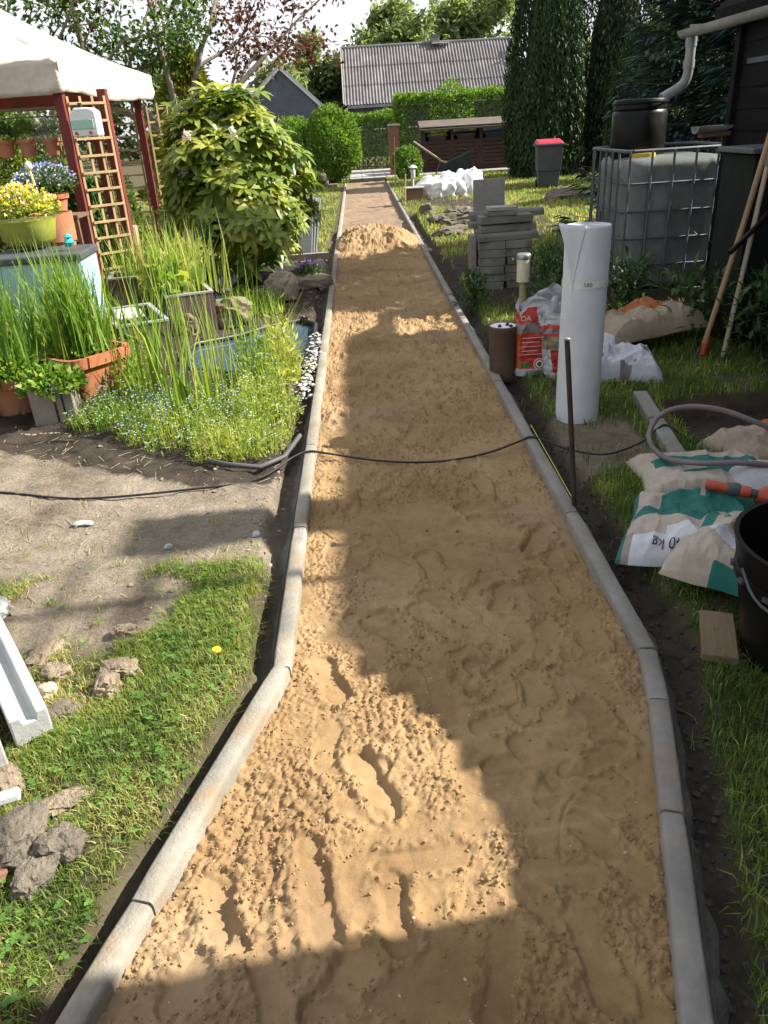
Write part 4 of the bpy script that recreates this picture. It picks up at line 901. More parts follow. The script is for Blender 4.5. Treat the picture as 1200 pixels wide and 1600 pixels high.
# white-green box hung on the trellis
t = thing('garden_box', (-2.45, 8.02, 1.64), 'white and mint box with two red knobs hung on the trellis', 'box')
wplast = M('white_plastic', (.80, .81, .80), (.72, .73, .72), 4, .4)
MB().prism([(-.12, 0), (.12, 0), (.12, .20), (.07, .235), (-.07, .235), (-.12, .17)], -.09, .09, Rx(PI/2)).build('housing', wplast, t, bev=.012)
MB().box((-.01, -.093, .10), (.20, .012, .075)).build('mint_panel', M('mint_plastic', (.36, .60, .47), (.3, .52, .4), 4, .4), t, bev=.004)
for x in (-.08, .05): MB().lathe([(.014, 0), (.012, .014)], 12, (x, -.092, .03), Rx(PI/2)).build('knob', M('red_knob', (.55, .02, .03), (.45, .015, .02), 4, .4), t)
MB().box((-.02, -.03, .25), (.03, .05, .05)).build('hook', black, t, bev=.004)

# foliage helpers for pot plants
def bushy(fo, c, r, n, L, W, ry=None, up=.5, hue=(.4, .2)):
    d = rdir(n); d[:, 2] = np.abs(d[:, 2])*1.0-.25; P = np.array(c)+d*np.array([r, r, ry or r])*(rng.random((n, 1))**.4)
    D = unit(d+np.array([0, 0, up])+rng.normal(0, .45, (n, 3))); fo.leaf(P, D, rdir(n), L*rng.uniform(.6, 1.3, n), W, np.clip(rng.normal(hue[0], hue[1], n), 0, 1))
green = LF('herb_leaf', [(.03, .07, .015), (.06, .13, .025), (.10, .18, .04), (.18, .24, .07)], .35)
fresh = LF('fresh_leaf', [(.05, .12, .015), (.10, .21, .03), (.19, .30, .05), (.32, .38, .09), (.42, .42, .14)], .45)
pale = LF('grey_leaf', [(.12, .16, .12), (.2, .25, .2), (.3, .34, .28)], .3)
terra = M('terracotta', (.46, .17, .08), (.36, .125, .06), 5, .8, 60, .3, .003, dirt=(.3, .24, .18), dscale=4)
def pot(t, r, h, mat=terra, c=(0, 0, 0), square=False, n=24):
    sq = .35 if square else 1.0
    MB().lathe([(r*.72, 0), (r*.92, h*.78), (r*1.02, h*.78), (r*1.04, h), (r*.93, h), (r*.90, h*.88), (.001, h*.88)], n, c, Rz(PI/4) if square else None, sq=sq, capt=False).build('pot', mat, t, smooth=True)
# row of pots hung along the near beam
for i, (x, lab) in enumerate(((-2.86, 'terracotta pot with feathery herb hanging nearest the red corner post'), (-3.10, 'terracotta pot with browning herb hanging second from the corner post'), (-3.31, 'terracotta pot with green herb hanging third from the corner post'), (-3.55, 'terracotta herb pot hanging farthest left on the gazebo rail'))):
    t = thing('hanging_pot', (x, 8.2, 1.50), lab, 'flower pot', 'herb pots hung in the gazebo')
    pot(t, .085, .15); fo = FO(); bushy(fo, (0, 0, .2), .10, 420, .05, .012, .13, .7, (.25+.35*(i == 1), .2)); fo.build('herb', pale if i == 0 else green, t)
    MB().tube([(.08, 0, .14), (0, 0, .33), (-.08, 0, .14)], .002, 4).build('wire', galv, t)
tag(MB().tube([(-2.72, 8.2, 1.83), (-3.9, 8.2, 1.83)], .006, 6).build('pot_rail', galv), 'thin wire rail carrying the herb pots between gazebo posts', 'rail')
# pot with blue lobelia on a plant stand
t = thing('flower_pot', (-2.78, 7.62, 1.02), 'terracotta pot overflowing with blue and white lobelia under the hanging pots', 'flower pot')
pot(t, .15, .17); fo = FO(); bushy(fo, (-.02, 0, .27), .27, 1500, .04, .014, .17, .2, (.3, .2)); fo.build('leaves', green, t)
blue = LF('lobelia_bloom', [(.10, .11, .45), (.22, .25, .62), (.55, .58, .78), (.75, .76, .8)], .3)
fo = FO(); bushy(fo, (-.02, 0, .30), .28, 600, .024, .024, .18, .3, (.45, .3)); tag(fo.build('blooms', blue, t), kind='stuff')
t = thing('plant_stand', (-2.80, 7.62, -.02), 'dark shelf stand under the lobelia pot', 'stand')
MB().box((0, 0, 1.02), (.55, .34, .03)).build('shelf', wood, t)
for x in (-.25, .25):
    for y in (-.14, .14): MB().box((x, y, .5), (.03, .03, 1.0)).build('leg', wood, t)
t = thing('flower_pot', (-2.70, 7.3, .0), 'tall orange pot standing under the lobelia', 'flower pot'); pot(t, .17, 1.06)
# blue box planter, lime bowl of violas on it
t = thing('water_butt', (-2.52, 6.45, -.03), 'pale blue square water butt with a dark grey rim behind the reeds', 'water butt', None, .06)
MB().box((0, 0, .42), (.66, .5, .84), None, 1.05).build('body', M('pale_blue', (.38, .58, .66), (.32, .5, .58), 3, .5, dirt=(.2, .3, .3)), t, bev=.02)
MB().box((0, 0, .845), (.73, .57, .06)).build('rim', M('slate_rim', (.075, .085, .10), (.055, .06, .07), 4, .5), t, bev=.015)
t = thing('viola_bowl', (-2.66, 6.62, .87), 'lime green bowl full of yellow and purple violas on the blue butt', 'flower pot')
MB().lathe([(.13, 0), (.20, .05), (.225, .17), (.235, .20), (.22, .20), (.0, .17)], 26, capt=False).build('pot', M('lime_glaze', (.36, .38, .07), (.28, .31, .05), 3, .35), t, smooth=True)
fo = FO(); bushy(fo, (0, 0, .27), .27, 1500, .035, .016, .2, .5, (.5, .2)); fo.build('leaves', fresh, t)
vio = LF('viola_bloom', [(.16, .06, .30), (.30, .18, .45), (.72, .58, .04), (.80, .70, .10), (.82, .76, .45)], .35)
fo = FO(); bushy(fo, (0, 0, .31), .28, 750, .030, .030, .20, .4, (.6, .3)); tag(fo.build('blooms', vio, t), kind='stuff')
tag(MB().lathe([(.03, 0), (.045, .03), (.02, .06), (.035, .07), (.0, .1)], 12, (-2.28, 6.4, .875), capt=False).build('turquoise_ornament', M('turquoise', (.03, .42, .48), (.02, .34, .4), 5, .4), smooth=True), 'small turquoise ornament on the rim of the blue butt', 'ornament')
t = thing('garden_stake', (-2.62, 7.0, .9), 'white-tipped yellow stake rising above the violas', 'stake'); MB().tube([(0, 0, 0), (-.06, 0, .52)], .011, 8).build('rod', M('pale_yellow', (.7, .62, .3), (.6, .52, .25), 5, .6), t); MB().lathe([(.01, 0), (.03, .02), (.025, .06), (0, .075)], 12, (-.06, 0, .51), capt=False).build('tip', M('white_plastic', (.8, .8, .8)), t, smooth=True)

# terracotta tubs and concrete block with tall grasses
def reed_clump(t, c, n, h, spread, w_, hue=.4, mat=None, lean=.45, name='reeds', curve=.35):
    P = np.array(c)+np.stack([rng.normal(0, spread, n), rng.normal(0, spread, n), np.zeros(n)], 1); fo = FO()
    fo.blade(P, h*rng.uniform(.55, 1.1, n), w_*rng.uniform(.6, 1.2, n), np.clip(rng.normal(hue, .2, n), 0, 1), lean, curve); return fo.build(name, mat or fresh, t)
t = thing('terracotta_tub', (-2.02, 5.42, -.03), 'square terracotta tub of tall grass behind the concrete block', 'flower pot', None, .15); pot(t, .26, .33, terra, (0, 0, 0), True, 28)
reed_clump(t, (0, 0, .27), 210, .85, .10, .016, .4)
fo = FO(); bushy(fo, (0, 0, .33), .2, 380, .07, .03, .14, .5); fo.build('weeds', fresh, t)
t = thing('terracotta_tub', (-2.42, 5.12, -.03), 'round terracotta pot of weeds at the left beside the concrete block', 'flower pot'); pot(t, .17, .26)
reed_clump(t, (0, 0, .22), 150, .75, .09, .015, .35); fo = FO(); bushy(fo, (.02, -.02, .3), .24, 700, .065, .03, .17, .4); fo.build('weeds', fresh, t)
t = thing('concrete_block', (-2.06, 4.9, -.04), 'grooved concrete planter block with strawberry plants at the yard edge', 'planter', None, .1)
MB().box((0, 0, .12), (.27, .2, .24)).build('block', M('rough_block', (.30, .265, .23), (.21, .185, .16), 7, .95, 50, .8, .006), t, bev=.008)
for x in (.02, .07): MB().box((x, -.101, .12), (.012, .008, .2)).build('dark_groove_strip', black, t)  # black strips on the block face stand in for shaded grooves
fo = FO(); bushy(fo, (0, .02, .24), .2, 520, .06, .04, .13, .4, (.35, .2)); fo.build('strawberry_leaves', fresh, t)
for i, (x, y, h, n_) in enumerate(((-2.62, 5.55, 1.1, 130), (-2.95, 5.4, 1.0, 120), (-2.25, 5.75, 1.05, 140), (-1.88, 5.62, .9, 110), (-2.75, 5.0, .7, 130))):
    t = thing('reed_clump', (x, y, -.03), ('tall broad-leaved reeds in front of the blue butt', 'tall reeds at the left picture edge before the blue butt', 'upright reeds at the right corner of the blue butt', 'slender reeds between the terracotta tub and the brown crate', 'low grass tuft left of the round terracotta pot')[i], 'reeds', 'reeds by the blue butt')
    reed_clump(t, (0, 0, 0), n_, h, .13, .02, .38, None, .5)
# brown pond filter crates
brn = M('brown_board', (.15, .105, .09), (.095, .066, .056), 4, .7, 40, .3, .004, stretch=(.2, 1, 1)); grl = M('grey_lip', (.40, .40, .39), (.3, .3, .3), 5, .6)
def crate(name, loc, rz, w_, d_, h, lab):
    t = thing(name, loc, lab, 'crate', None, rz)
    for (c, s) in (((0, -d_/2, h/2), (w_, .025, h)), ((0, d_/2, h/2), (w_, .025, h)), ((-w_/2, 0, h/2), (.025, d_-.03, h)), ((w_/2, 0, h/2), (.025, d_-.03, h))): MB().box(c, s).build('side_board', brn, t, bev=.003)
    for (c, s) in (((0, -d_/2, h+.008), (w_+.03, .035, .016)), ((0, d_/2, h+.008), (w_+.03, .035, .016)), ((-w_/2, 0, h+.008), (.035, d_-.04, .016)), ((w_/2, 0, h+.008), (.035, d_-.04, .016))): MB().box(c, s).build('lip', grl, t)
    MB().box((0, 0, h*.8), (w_-.04, d_-.04, .01)).build('soil_fill', haunch, t); return t
t = crate('wooden_crate', (-1.80, 6.1, -.03), .42, .36, .72, .40, 'brown pond filter crate with a grey cross on its side beside the reeds')
MB().box((.195, -.16, .25), (.006, .10, .012)).box((.197, -.16, .25), (.006, .012, .14)).build('cross_mark', grl, t)
MB().box((-.02, .12, .40), (.2, .26, .012), Rx(.1)).build('white_tray', M('white_plastic', (.8, .8, .8)), t, bev=.003)
t = crate('wooden_crate', (-1.72, 7.5, -.03), .35, .40, .95, .36, 'brown planter crate of upright water plants in front of the gazebo post')
reed_clump(t, (0, .1, .28), 260, .75, .16, .016, .72); fo = FO(); bushy(fo, (-.1, -.1, .42), .22, 90, .18, .13, .16, .4, (.7, .2)); fo.build('broad_leaves', fresh, t)
t = crate('wooden_crate', (-2.25, 8.0, -.03), .2, .5, .4, .42, 'grey-brown crate beside the trellis foot'); reed_clump(t, (0, 0, .33), 90, .6, .12, .012, .6)
# plants round the pond
forget = LF('forget_me_not', [(.30, .42, .72), (.45, .58, .80), (.78, .82, .86)], .3)
def pondplants(lab, cx, cy, rx, ry, n, h, w_, hue, flowers=0, nm='pond_plants', lean=.55, fine=None):
    t = thing(nm, (cx, cy, -.04), lab, 'plants', 'plants round the pond'); fo = FO()
    a = rng.uniform(0, 2*PI, n); q = np.sqrt(rng.random(n))*(.8+.5*fbm(np.cos(a)*2+cx*3, np.sin(a)*2+cy, 3, 71)); P = np.stack([np.cos(a)*q*rx, np.sin(a)*q*ry, np.zeros(n)], 1)
    hh = h*rng.uniform(.4, 1.2, n)*(.35+1.3*fbm((P[:, 0]+cx)*5, (P[:, 1]+cy)*5, 3, 70))*(1.12-.62*q**2.5); fo.blade(P, hh, w_*rng.uniform(.6, 1.3, n), np.clip(rng.normal(hue, .2, n), 0, 1), lean, .55, np.where(rng.random(n) < .6, a+rng.normal(0, .5, n), rng.uniform(0, 6.28, n))); fo.build('stems', fresh, t)
    fo = FO(); k = rng.integers(0, n, n*2); PP = P[k]+np.array([0, 0, 1.])*(hh[k]*rng.uniform(.2, .75, len(k)))[:, None]+rng.normal(0, .015, (len(k), 3)); fo.leaf(PP, unit(rng.normal(0, 1, (len(k), 3))+np.array([0, 0, .5])), rdir(len(k)), h*.13*rng.uniform(.6, 1.4, len(k)), h*.035, np.clip(rng.normal(hue+.05, .2, len(k)), 0, 1)); fo.build('leaves', fresh, t)
    if flowers:
        k = rng.integers(0, n, flowers); PP = P[k]+np.array([0, 0, 1.])*(hh[k]*rng.uniform(.6, 1.0, flowers))[:, None]+rng.normal(0, .012, (flowers, 3)); fo = FO()
        for z in (0., 1.57): fo.leaf(PP-np.array([math.cos(z), math.sin(z), 0])*.007, np.tile([math.cos(z), math.sin(z), .15], (flowers, 1)), np.tile([0, 0, 1.], (flowers, 1)), .014, .010, rng.random(flowers), .05)
        tag(fo.build('blooms', forget, t), kind='stuff')
    return t
pondplants('forget-me-nots and grass right of the concrete block', -1.62, 4.82, .36, .26, 560, .24, .006, .45, 320)
pondplants('wide forget-me-not patch at the front edge of the pond bed', -1.12, 4.52, .45, .30, 760, .27, .005, .6, 420)
pondplants('yellow-green grassy plants over the marsh basin edge', -.78, 4.2, .28, .24, 620, .24, .006, .72, 60, lean=.9)
pondplants('fine grass between the pond and the left kerb', -.68, 4.65, .2, .36, 460, .36, .005, .66, 120)
pondplants('forget-me-nots in front of the water', -1.2, 5.0, .36, .18, 380, .22, .005, .55, 200)
pondplants('rushes at the right end of the pond water', -.64, 5.5, .12, .3, 330, .55, .007, .82, 0, lean=.35)
pondplants('blue-green rushes in the middle of the pond', -.80, 5.2, .14, .16, 130, .5, .007, .45, 0, lean=.4)
pondplants('low plants beyond the pond before the rhododendron', -1.15, 7.9, .35, .3, 600, .26, .012, .4, 0)
pondplants('grassy plants left of the pond by the crate', -1.68, 5.45, .16, .24, 260, .42, .007, .55, 60)
for i, (x, y, h, n_, sp) in enumerate(((-1.18, 4.62, .85, 22, .035), (-1.02, 4.75, .6, 14, .03), (-1.42, 5.05, .95, 30, .05), (-.98, 5.0, 1.0, 26, .07), (-.78, 5.25, .95, 22, .06), (-1.5, 6.0, 1.05, 30, .08))):
    t = thing('iris_clump', (x, y, -.04), ('broad sword-leaved iris at the front of the pond bed', 'small iris fan right of the front iris', 'tall iris left of the water before the crate', 'tall thin rushes rising before the water', 'tall thin rushes nearest the left kerb', 'tall rushes against the brown crate')[i], 'iris', 'tall leaves in the pond bed')
    reed_clump(t, (0, 0, 0), n_, h, sp, .02 if i < 3 else .009, .55, None, .28, 'blades', .18)
# boulders and ornaments by the pond
def rock(name, loc, s, seed, mat, lab, cat='stone', grp=None, rz=0., sub=4, rough_=.35):
    import bmesh
    bm = bmesh.new(); bmesh.ops.create_icosphere(bm, subdivisions=sub, radius=1); V = np.array([v.co[:] for v in bm.verts])
    nn = fbm(V[:, 0]*1.7+seed, V[:, 1]*1.7+V[:, 2]*1.3, 4, seed)+.5*fbm(V[:, 2]*3+seed, V[:, 0]*3-V[:, 1], 3, seed+2)-.75
    fine = (fbm(V[:, 0]*7+seed, V[:, 1]*7+V[:, 2]*6, 3, seed+5)-.5)*.28+np.where(fbm(V[:, 2]*2.5+V[:, 0]*2, V[:, 1]*2.5+seed, 3, seed+8) > .55, .12, 0.); V = V*(1+nn*rough_*2+fine)[:, None]; V = np.sign(V)*np.abs(V)**.8*np.array(s); V[:, 2] = np.maximum(V[:, 2], -s[2]*.55)
    for v, c in zip(bm.verts, V): v.co = c
    me = bpy.data.meshes.new(name); bm.to_mesh(me); bm.free(); me.polygons.foreach_set('use_smooth', np.ones(len(me.polygons), bool)); me.set_sharp_from_angle(angle=.6)
    o = link(name, me, mat, None, loc); o.rotation_euler = (0, 0, rz)
    return tag(o, lab, cat, grp)
stn = M('fieldstone', (.36, .30, .23), (.22, .18, .135), 4, .9, 30, .6, .01); mossy = M('mossy_stone', (.20, .19, .10), (.13, .10, .06), 5, .95, 30, .7, .01)
rock('boulder', (-.86, 8.35, .10), (.17, .14, .17), 3, stn, 'rounded tan boulder between the pond and the kerb')
rock('boulder', (-1.28, 7.35, .06), (.2, .16, .15), 8, mossy, 'mossy boulder at the back edge of the pond')
rock('boulder', (-1.62, 7.05, .03), (.10, .1, .12), 15, mossy, 'dark stone beside the brown crate at the pond')
rock('boulder', (-.62, 9.0, .03), (.26, .1, .09), 18, stn, 'flat grey stone lying above the rounded boulder')
t = thing('white_rose_ornament', (-1.55, 9.05, -.03), 'white stone flower ornament below the rhododendron', 'ornament')
for k in range(7):
    a = k*.9; MB().add([(0, 0, .04), (math.cos(a-.5)*.10, math.sin(a-.5)*.10, .12), (math.cos(a)*.13, math.sin(a)*.13, .2), (math.cos(a+.5)*.10, math.sin(a+.5)*.10, .12)], [(0, 1, 2, 3)]).build('petal', M('white_ceramic', (.72, .74, .77)), t).modifiers.new('s', 'SOLIDIFY').thickness = .012
MB().lathe([(.05, 0), (.07, .03), (.04, .1)], 12).build('base', M('white_ceramic', (.72, .74, .77)), t, smooth=True)
t = thing('bird_bath', (-1.95, 9.2, -.03), 'low black bowl of water on a stand left of the rhododendron', 'bird bath')
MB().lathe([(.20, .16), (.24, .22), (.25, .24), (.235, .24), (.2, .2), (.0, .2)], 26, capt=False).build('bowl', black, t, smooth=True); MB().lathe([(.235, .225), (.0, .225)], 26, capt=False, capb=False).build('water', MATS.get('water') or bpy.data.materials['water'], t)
for a in (0, 2.1, 4.2): MB().tube([(math.cos(a)*.18, math.sin(a)*.18, 0), (math.cos(a)*.15, math.sin(a)*.15, .18)], .012, 6).build('leg', black, t)
tag(MB().lathe([(.13, 0), (.15, .015), (.0, .01)], 20, (-1.62, 8.5, .0), capt=False).build('blue_dish', M('blue_glaze', (.08, .25, .5), (.06, .2, .42), 4, .2), smooth=True), 'small shiny blue dish on the ground beyond the pond', 'dish')
purp = LF('purple_bloom', [(.12, .06, .3), (.22, .12, .45), (.35, .25, .6)], .3)
for i, (x, y, lab) in enumerate(((-.62, 9.15, 'purple-flowered clump beside the left kerb beyond the boulder'), (-1.85, 9.9, 'purple-flowered clump under the left of the rhododendron'))):
    t = thing('purple_flowers', (x, y, -.03), lab, 'flowers'); fo = FO(); bushy(fo, (0, 0, .12), .16, 260, .07, .02, .14, .6); fo.build('leaves', green, t); fo = FO(); bushy(fo, (0, 0, .2), .15, 90, .035, .03, .13, .4); tag(fo.build('blooms', purp, t), kind='stuff')
o = MB().bar((-.45, 11.22, .0), (-1.75, 11.1, .0), .09, .09).build('timber_edging', M('grey_timber', (.34, .30, .25), (.24, .21, .17), 4, .9)); tag(o, 'grey timber edging across the strip of bare earth', 'timber')
t = thing('folded_panel', (-.76, 11.5, -.03), 'pale grey folded panels leaning beside the rhododendron', 'panel', None, .5)
for k in range(3): MB().box((k*.045, 0, .38), (.015, .42, .78), Ry(.13+.03*k)).build('panel', M('pale_grey_panel', (.55, .57, .60), (.45, .47, .5), 3, .5), t, bev=.003)
# solar stump lights standing between the gazebo posts
t = thing('wood_post', (-2.85, 10.3, -.03), 'pale carved post hung with a rope behind the trellis', 'post'); MB().lathe([(.06, 0), (.065, .35), (.05, .4)], 12).build('lower', M('bark', (.16, .12, .085), (.09, .07, .05), 8, .95), t, smooth=True); MB().lathe([(.065, .4), (.07, .42), (.068, .66)], 14).build('upper', M('pale_wood', (.55, .46, .30), (.45, .37, .23), 5, .7), t, smooth=True)
MB().tube([(0, 0, .66), (-.09, .05, 1.3), (-.12, .1, 2.02)], .011, 7).build('rope', lath, t)

# clods, posts and rubble on the near lawn
clodm = M('dry_clod', (.36, .285, .20), (.22, .17, .12), 12, .97, 60, 1.0, .02); darkc = M('dark_clod', (.20, .17, .13), (.11, .092, .07), 12, .97, 60, 1.0, .02)
CL = [((-.96, 2.36), (.055, .035, .03), clodm, 'small round dry clod alone on the lawn'), ((-1.22, 2.25), (.10, .055, .04), clodm, 'largest flat clod at the top of the group by the concrete posts'), ((-1.13, 2.13), (.07, .045, .04), clodm, 'hollow clod below the large flat clod'),
      ((-1.19, 2.04), (.05, .04, .04), darkc, 'dark clod touching the end of the concrete post'), ((-1.125, 2.03), (.036, .034, .038), M('pale_clod', (.52, .44, .31), (.43, .36, .25), 6, .95), 'pale block-like clod next to the concrete post'),
      ((-.91, 2.115), (.07, .05, .04), clodm, 'upper of two joined clods in the middle of the lawn'), ((-.925, 2.03), (.06, .05, .05), clodm, 'lower of two joined clods in the middle of the lawn'),
      ((-1.04, 1.93), (.06, .04, .03), darkc, 'low dark clod right of the post end'), ((-1.085, 1.87), (.05, .04, .035), darkc, 'grey clod below the low dark one'), ((-1.1, 1.64), (.07, .05, .04), clodm, 'grassy clod at the left picture edge'),
      ((-.905, 1.575), (.09, .045, .014), clodm, 'flat crumbled patch of soil on the lawn'), ((-.98, 1.44), (.11, .07, .055), darkc, 'big broken lump with the white piece on it'), ((-.865, 1.40), (.075, .06, .05), darkc, 'cracked lump right of the broken one'),
      ((-.90, 1.325), (.08, .045, .04), darkc, 'lump with a long stalk across it, lowest of the heap'), ((-1.03, 1.33), (.06, .05, .04), M('red_brown_clod', (.20, .10, .07), (.13, .065, .045), 6, .9), 'red-brown fragment at the left edge below the heap')]
for i, ((x, y), s, mt, lab) in enumerate(CL): rock('soil_clod', (x, y, gz(x, y)+s[2]*.3), tuple(q*.86 for q in s), 20+i*3, mt, lab, 'clod', 'clods on the near lawn', i*1.3, 4, .5)
tag(MB().box((0, 0, 0), (.075, .03, .026), Rz(.35)).build('white_fragment', M('white_plastic', (.8, .8, .8)), bev=.006, loc=(-1.01, 1.475, .10)), 'small white block lying on the broken lump', 'fragment')
whc = M('white_concrete', (.46, .47, .47), (.33, .34, .34), 4, .85, 60, .5, .005, dirt=(.4, .38, .33), dscale=4)
def hpost(a, b_, lab):
    A1, B1 = Vector(a), Vector(b_); d = B1-A1; L = d.length; pr = [(-.055, -.05), (.055, -.05), (.055, .05), (.022, .05), (.016, .022), (-.016, .022), (-.022, .05), (-.055, .05)]
    R = Matrix(((d.y/L, 0, d.x/L), (-d.x/L, 0, d.y/L), (0, 1, 0)))
    return tag(MB().prism(pr, 0, L, R, A1).build('concrete_post', whc, bev=.005), lab, 'post', 'grooved posts on the lawn')
hpost((-1.075, 1.80, .045), (-1.95, 3.10, .05), 'grooved white concrete post, upper of the two lying on the lawn')
hpost((-1.155, 1.66, .045), (-2.05, 3.0, .05), 'grooved white concrete post, lower of the two lying on the lawn')
rock('white_stone', (-1.50, 2.50, .03), (.07, .06, .05), 9, whc, 'white stone at the left picture edge above the posts')
for i, (x, y) in enumerate(((-1.42, 3.32), (-.95, 3.05), (-.56, 3.1))): rock('yard_stone', (x, y, gz(x, y)+.006), (.045 if i == 0 else .018, .02, .009), 40+i, whc, ('flat white flake on the bare yard', 'pale pebble in the shadow on the yard', 'pale pebble near the left kerb')[i], 'stone')
t = thing('dandelion', (-.575, 2.13, -.015), 'single yellow flower in the lawn near the kerb bend', 'flower'); MB().tube([(0, 0, 0), (.004, 0, .055)], .002, 5).build('stem', green, t); MB().lathe([(.004, .052), (.016, .058), (.014, .064), (0, .066)], 12, capt=False).build('bloom', M('yellow_bloom', (.8, .6, .03), (.7, .5, .02), 9, .7), t)

# ------------------------------------------------------------------ trees, hedges and the far background
bark = M('bark', (.16, .12, .085)); barkp = M('pale_bark', (.30, .25, .20), (.2, .165, .13), 6, .95, 30, .6, .01)
def limbs(mb, p, d, L, r, depth, tips, spread=.6, rs=None, nseg=4, up=.15, kids=(2, 3), shrink=.72):
    pts = [p]; rad = [r]; q = Vector(p); dd = Vector(d).normalized()
    for i in range(nseg):
        dd = (dd+Vector((rs.gauss(0, .14), rs.gauss(0, .14), rs.gauss(0, .1)+up*.2))).normalized(); q = q+dd*(L/nseg); pts.append(q.copy()); rad.append(r*(1-.4*(i+1)/nseg))
        if depth <= 2: tips.append((q.copy(), dd.copy(), depth))
    mb.tube(pts, rad, 8 if r > .03 else 5, caps=False)
    if depth > 0:
        for k in range(rs.randint(*kids)):
            i = rs.randint(max(1, nseg-2), nseg); az = rs.uniform(0, 2*PI); o = dd.orthogonal().normalized(); o.rotate(Matrix.Rotation(az, 3, dd))
            limbs(mb, pts[i], (dd+o*spread*rs.uniform(.6, 1.3)+Vector((0, 0, up))).normalized(), L*shrink*rs.uniform(.8, 1.15), rad[i]*.66, depth-1, tips, spread, rs, nseg, up, kids, shrink)
def tree(name, loc, H, lab, mat, seed, depth=4, r=.12, spread=.7, leafL=.09, leafW=.05, per=14, cloud=.3, hue=(.45, .2), bk=None, first=None, grp=None, lean=(0, 0), maxd=2, kids=(2, 3), mains=None):
    rs = random.Random(seed); t = thing(name, loc, lab, 'tree', grp); mb = MB(); tips = []
    if mains:
        top_ = Vector((lean[0], lean[1], first)); mb.tube(cr([Vector((0, 0, -.05)), Vector((lean[0]*.2, lean[1]*.2, first*.5)), top_], 4), [r*1.15-.02*r*i for i in range(9)], 9, caps=False)
        for dv, L_ in mains: limbs(mb, top_-Vector((0, 0, .1)), Vector(dv), L_, r*.6, depth, tips, spread, rs, 5, .1, kids, .66)
    else: limbs(mb, Vector((0, 0, -.05)), Vector((lean[0], lean[1], 1)), first or H*.36, r, depth, tips, spread, rs, 4, .15, kids)
    mb.build('trunk', bk or bark, t, smooth=True)
    T = np.array([tuple(a) for a, b_, k in tips if k <= maxd]); DD = np.array([tuple(b_) for a, b_, k in tips if k <= maxd]); n = len(T)*per; i = np.repeat(np.arange(len(T)), per)
    P = T[i]+rdir(n)*cloud*(rng.random((n, 1))**.6); D = unit(DD[i]*.5+rng.normal(0, .8, (n, 3))-np.array([0, 0, .25])); fo = FO()
    clump = np.repeat(rng.normal(0, .12, len(T)), per)
    fo.leaf(P, D, rdir(n)+np.array([0, 0, 1.2]), leafL*rng.uniform(.6, 1.35, n), leafW, np.clip(rng.normal(hue[0], hue[1], n)+clump, 0, 1)); fo.build('crown', mat, t); return t
purple = LF('purple_leaf', [(.035, .014, .016), (.075, .026, .026), (.13, .045, .035), (.18, .09, .05)], .35)
treeg = LF('tree_leaf', [(.02, .05, .012), (.045, .10, .02), (.08, .15, .03), (.14, .21, .05)], .35)
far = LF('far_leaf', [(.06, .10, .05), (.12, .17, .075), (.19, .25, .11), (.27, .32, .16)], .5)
gold = LF('gold_leaf', [(.05, .07, .012), (.11, .13, .02), (.2, .21, .03), (.32, .31, .05)], .4)

tree('purple_plum_tree', (-3.05, 14.6, -.03), 6.2, 'purple-leaved plum tree rising behind the gazebo', purple, 12, 3, .10, .7, .10, .06, 6, .34, (.5, .25), barkp, 1.75, None, (.15, 0), 2, (2, 3), [((.9, -.1, .42), 1.9), ((.5, .2, .8), 1.7), ((.1, -.2, 1), 1.6), ((-.7, .1, .6), 1.9), ((-1, -.1, .45), 2.1), ((.75, .3, .25), 1.5)])
tree('garden_tree', (-4.9, 13.8, -.03), 5.4, 'green-leaved tree behind the gazebo canopy at the left', treeg, 8, 3, .11, .7, .11, .06, 8, .36, (.5, .2), barkp, 1.7, None, (.05, 0), 2, (2, 3), [((.8, 0, .6), 1.7), ((.2, .2, 1), 1.5), ((-.6, .1, .8), 1.7), ((-1, 0, .5), 1.8), ((1, -.1, .35), 1.6)])
tree('small_fruit_tree', (-3.95, 12.6, -.03), 2.6, 'small bare-stemmed tree seen through the gazebo posts', treeg, 5, 3, .07, .8, .07, .04, 8, .22, (.5, .2), barkp, 1.0)
# golden conifer
t = thing('golden_conifer', (-3.4, 18.5, -.03), 'yellow-green conifer behind the rhododendron', 'tree'); fo = FO(); n = 5200; z = rng.random(n)**.8*3.1; a0_ = rng.uniform(0, 2*PI, n); rr = (1-z/3.4)*1.15*(.45+.95*vn(z*2.2+a0_*0, a0_*1.6, 3)); a = a0_
P = np.stack([np.cos(a)*rr, np.sin(a)*rr, z+.1], 1); fo.leaf(P, np.stack([np.cos(a), np.sin(a), rng.normal(.35, .4, n)], 1), rdir(n), rng.uniform(.1, .24, n), .07, np.clip(rng.normal(.45, .25, n), 0, 1)); fo.build('crown', gold, t); MB().tube([(0, 0, 0), (0, 0, 3.4)], [.08, .02], 8).build('trunk', bark, t)

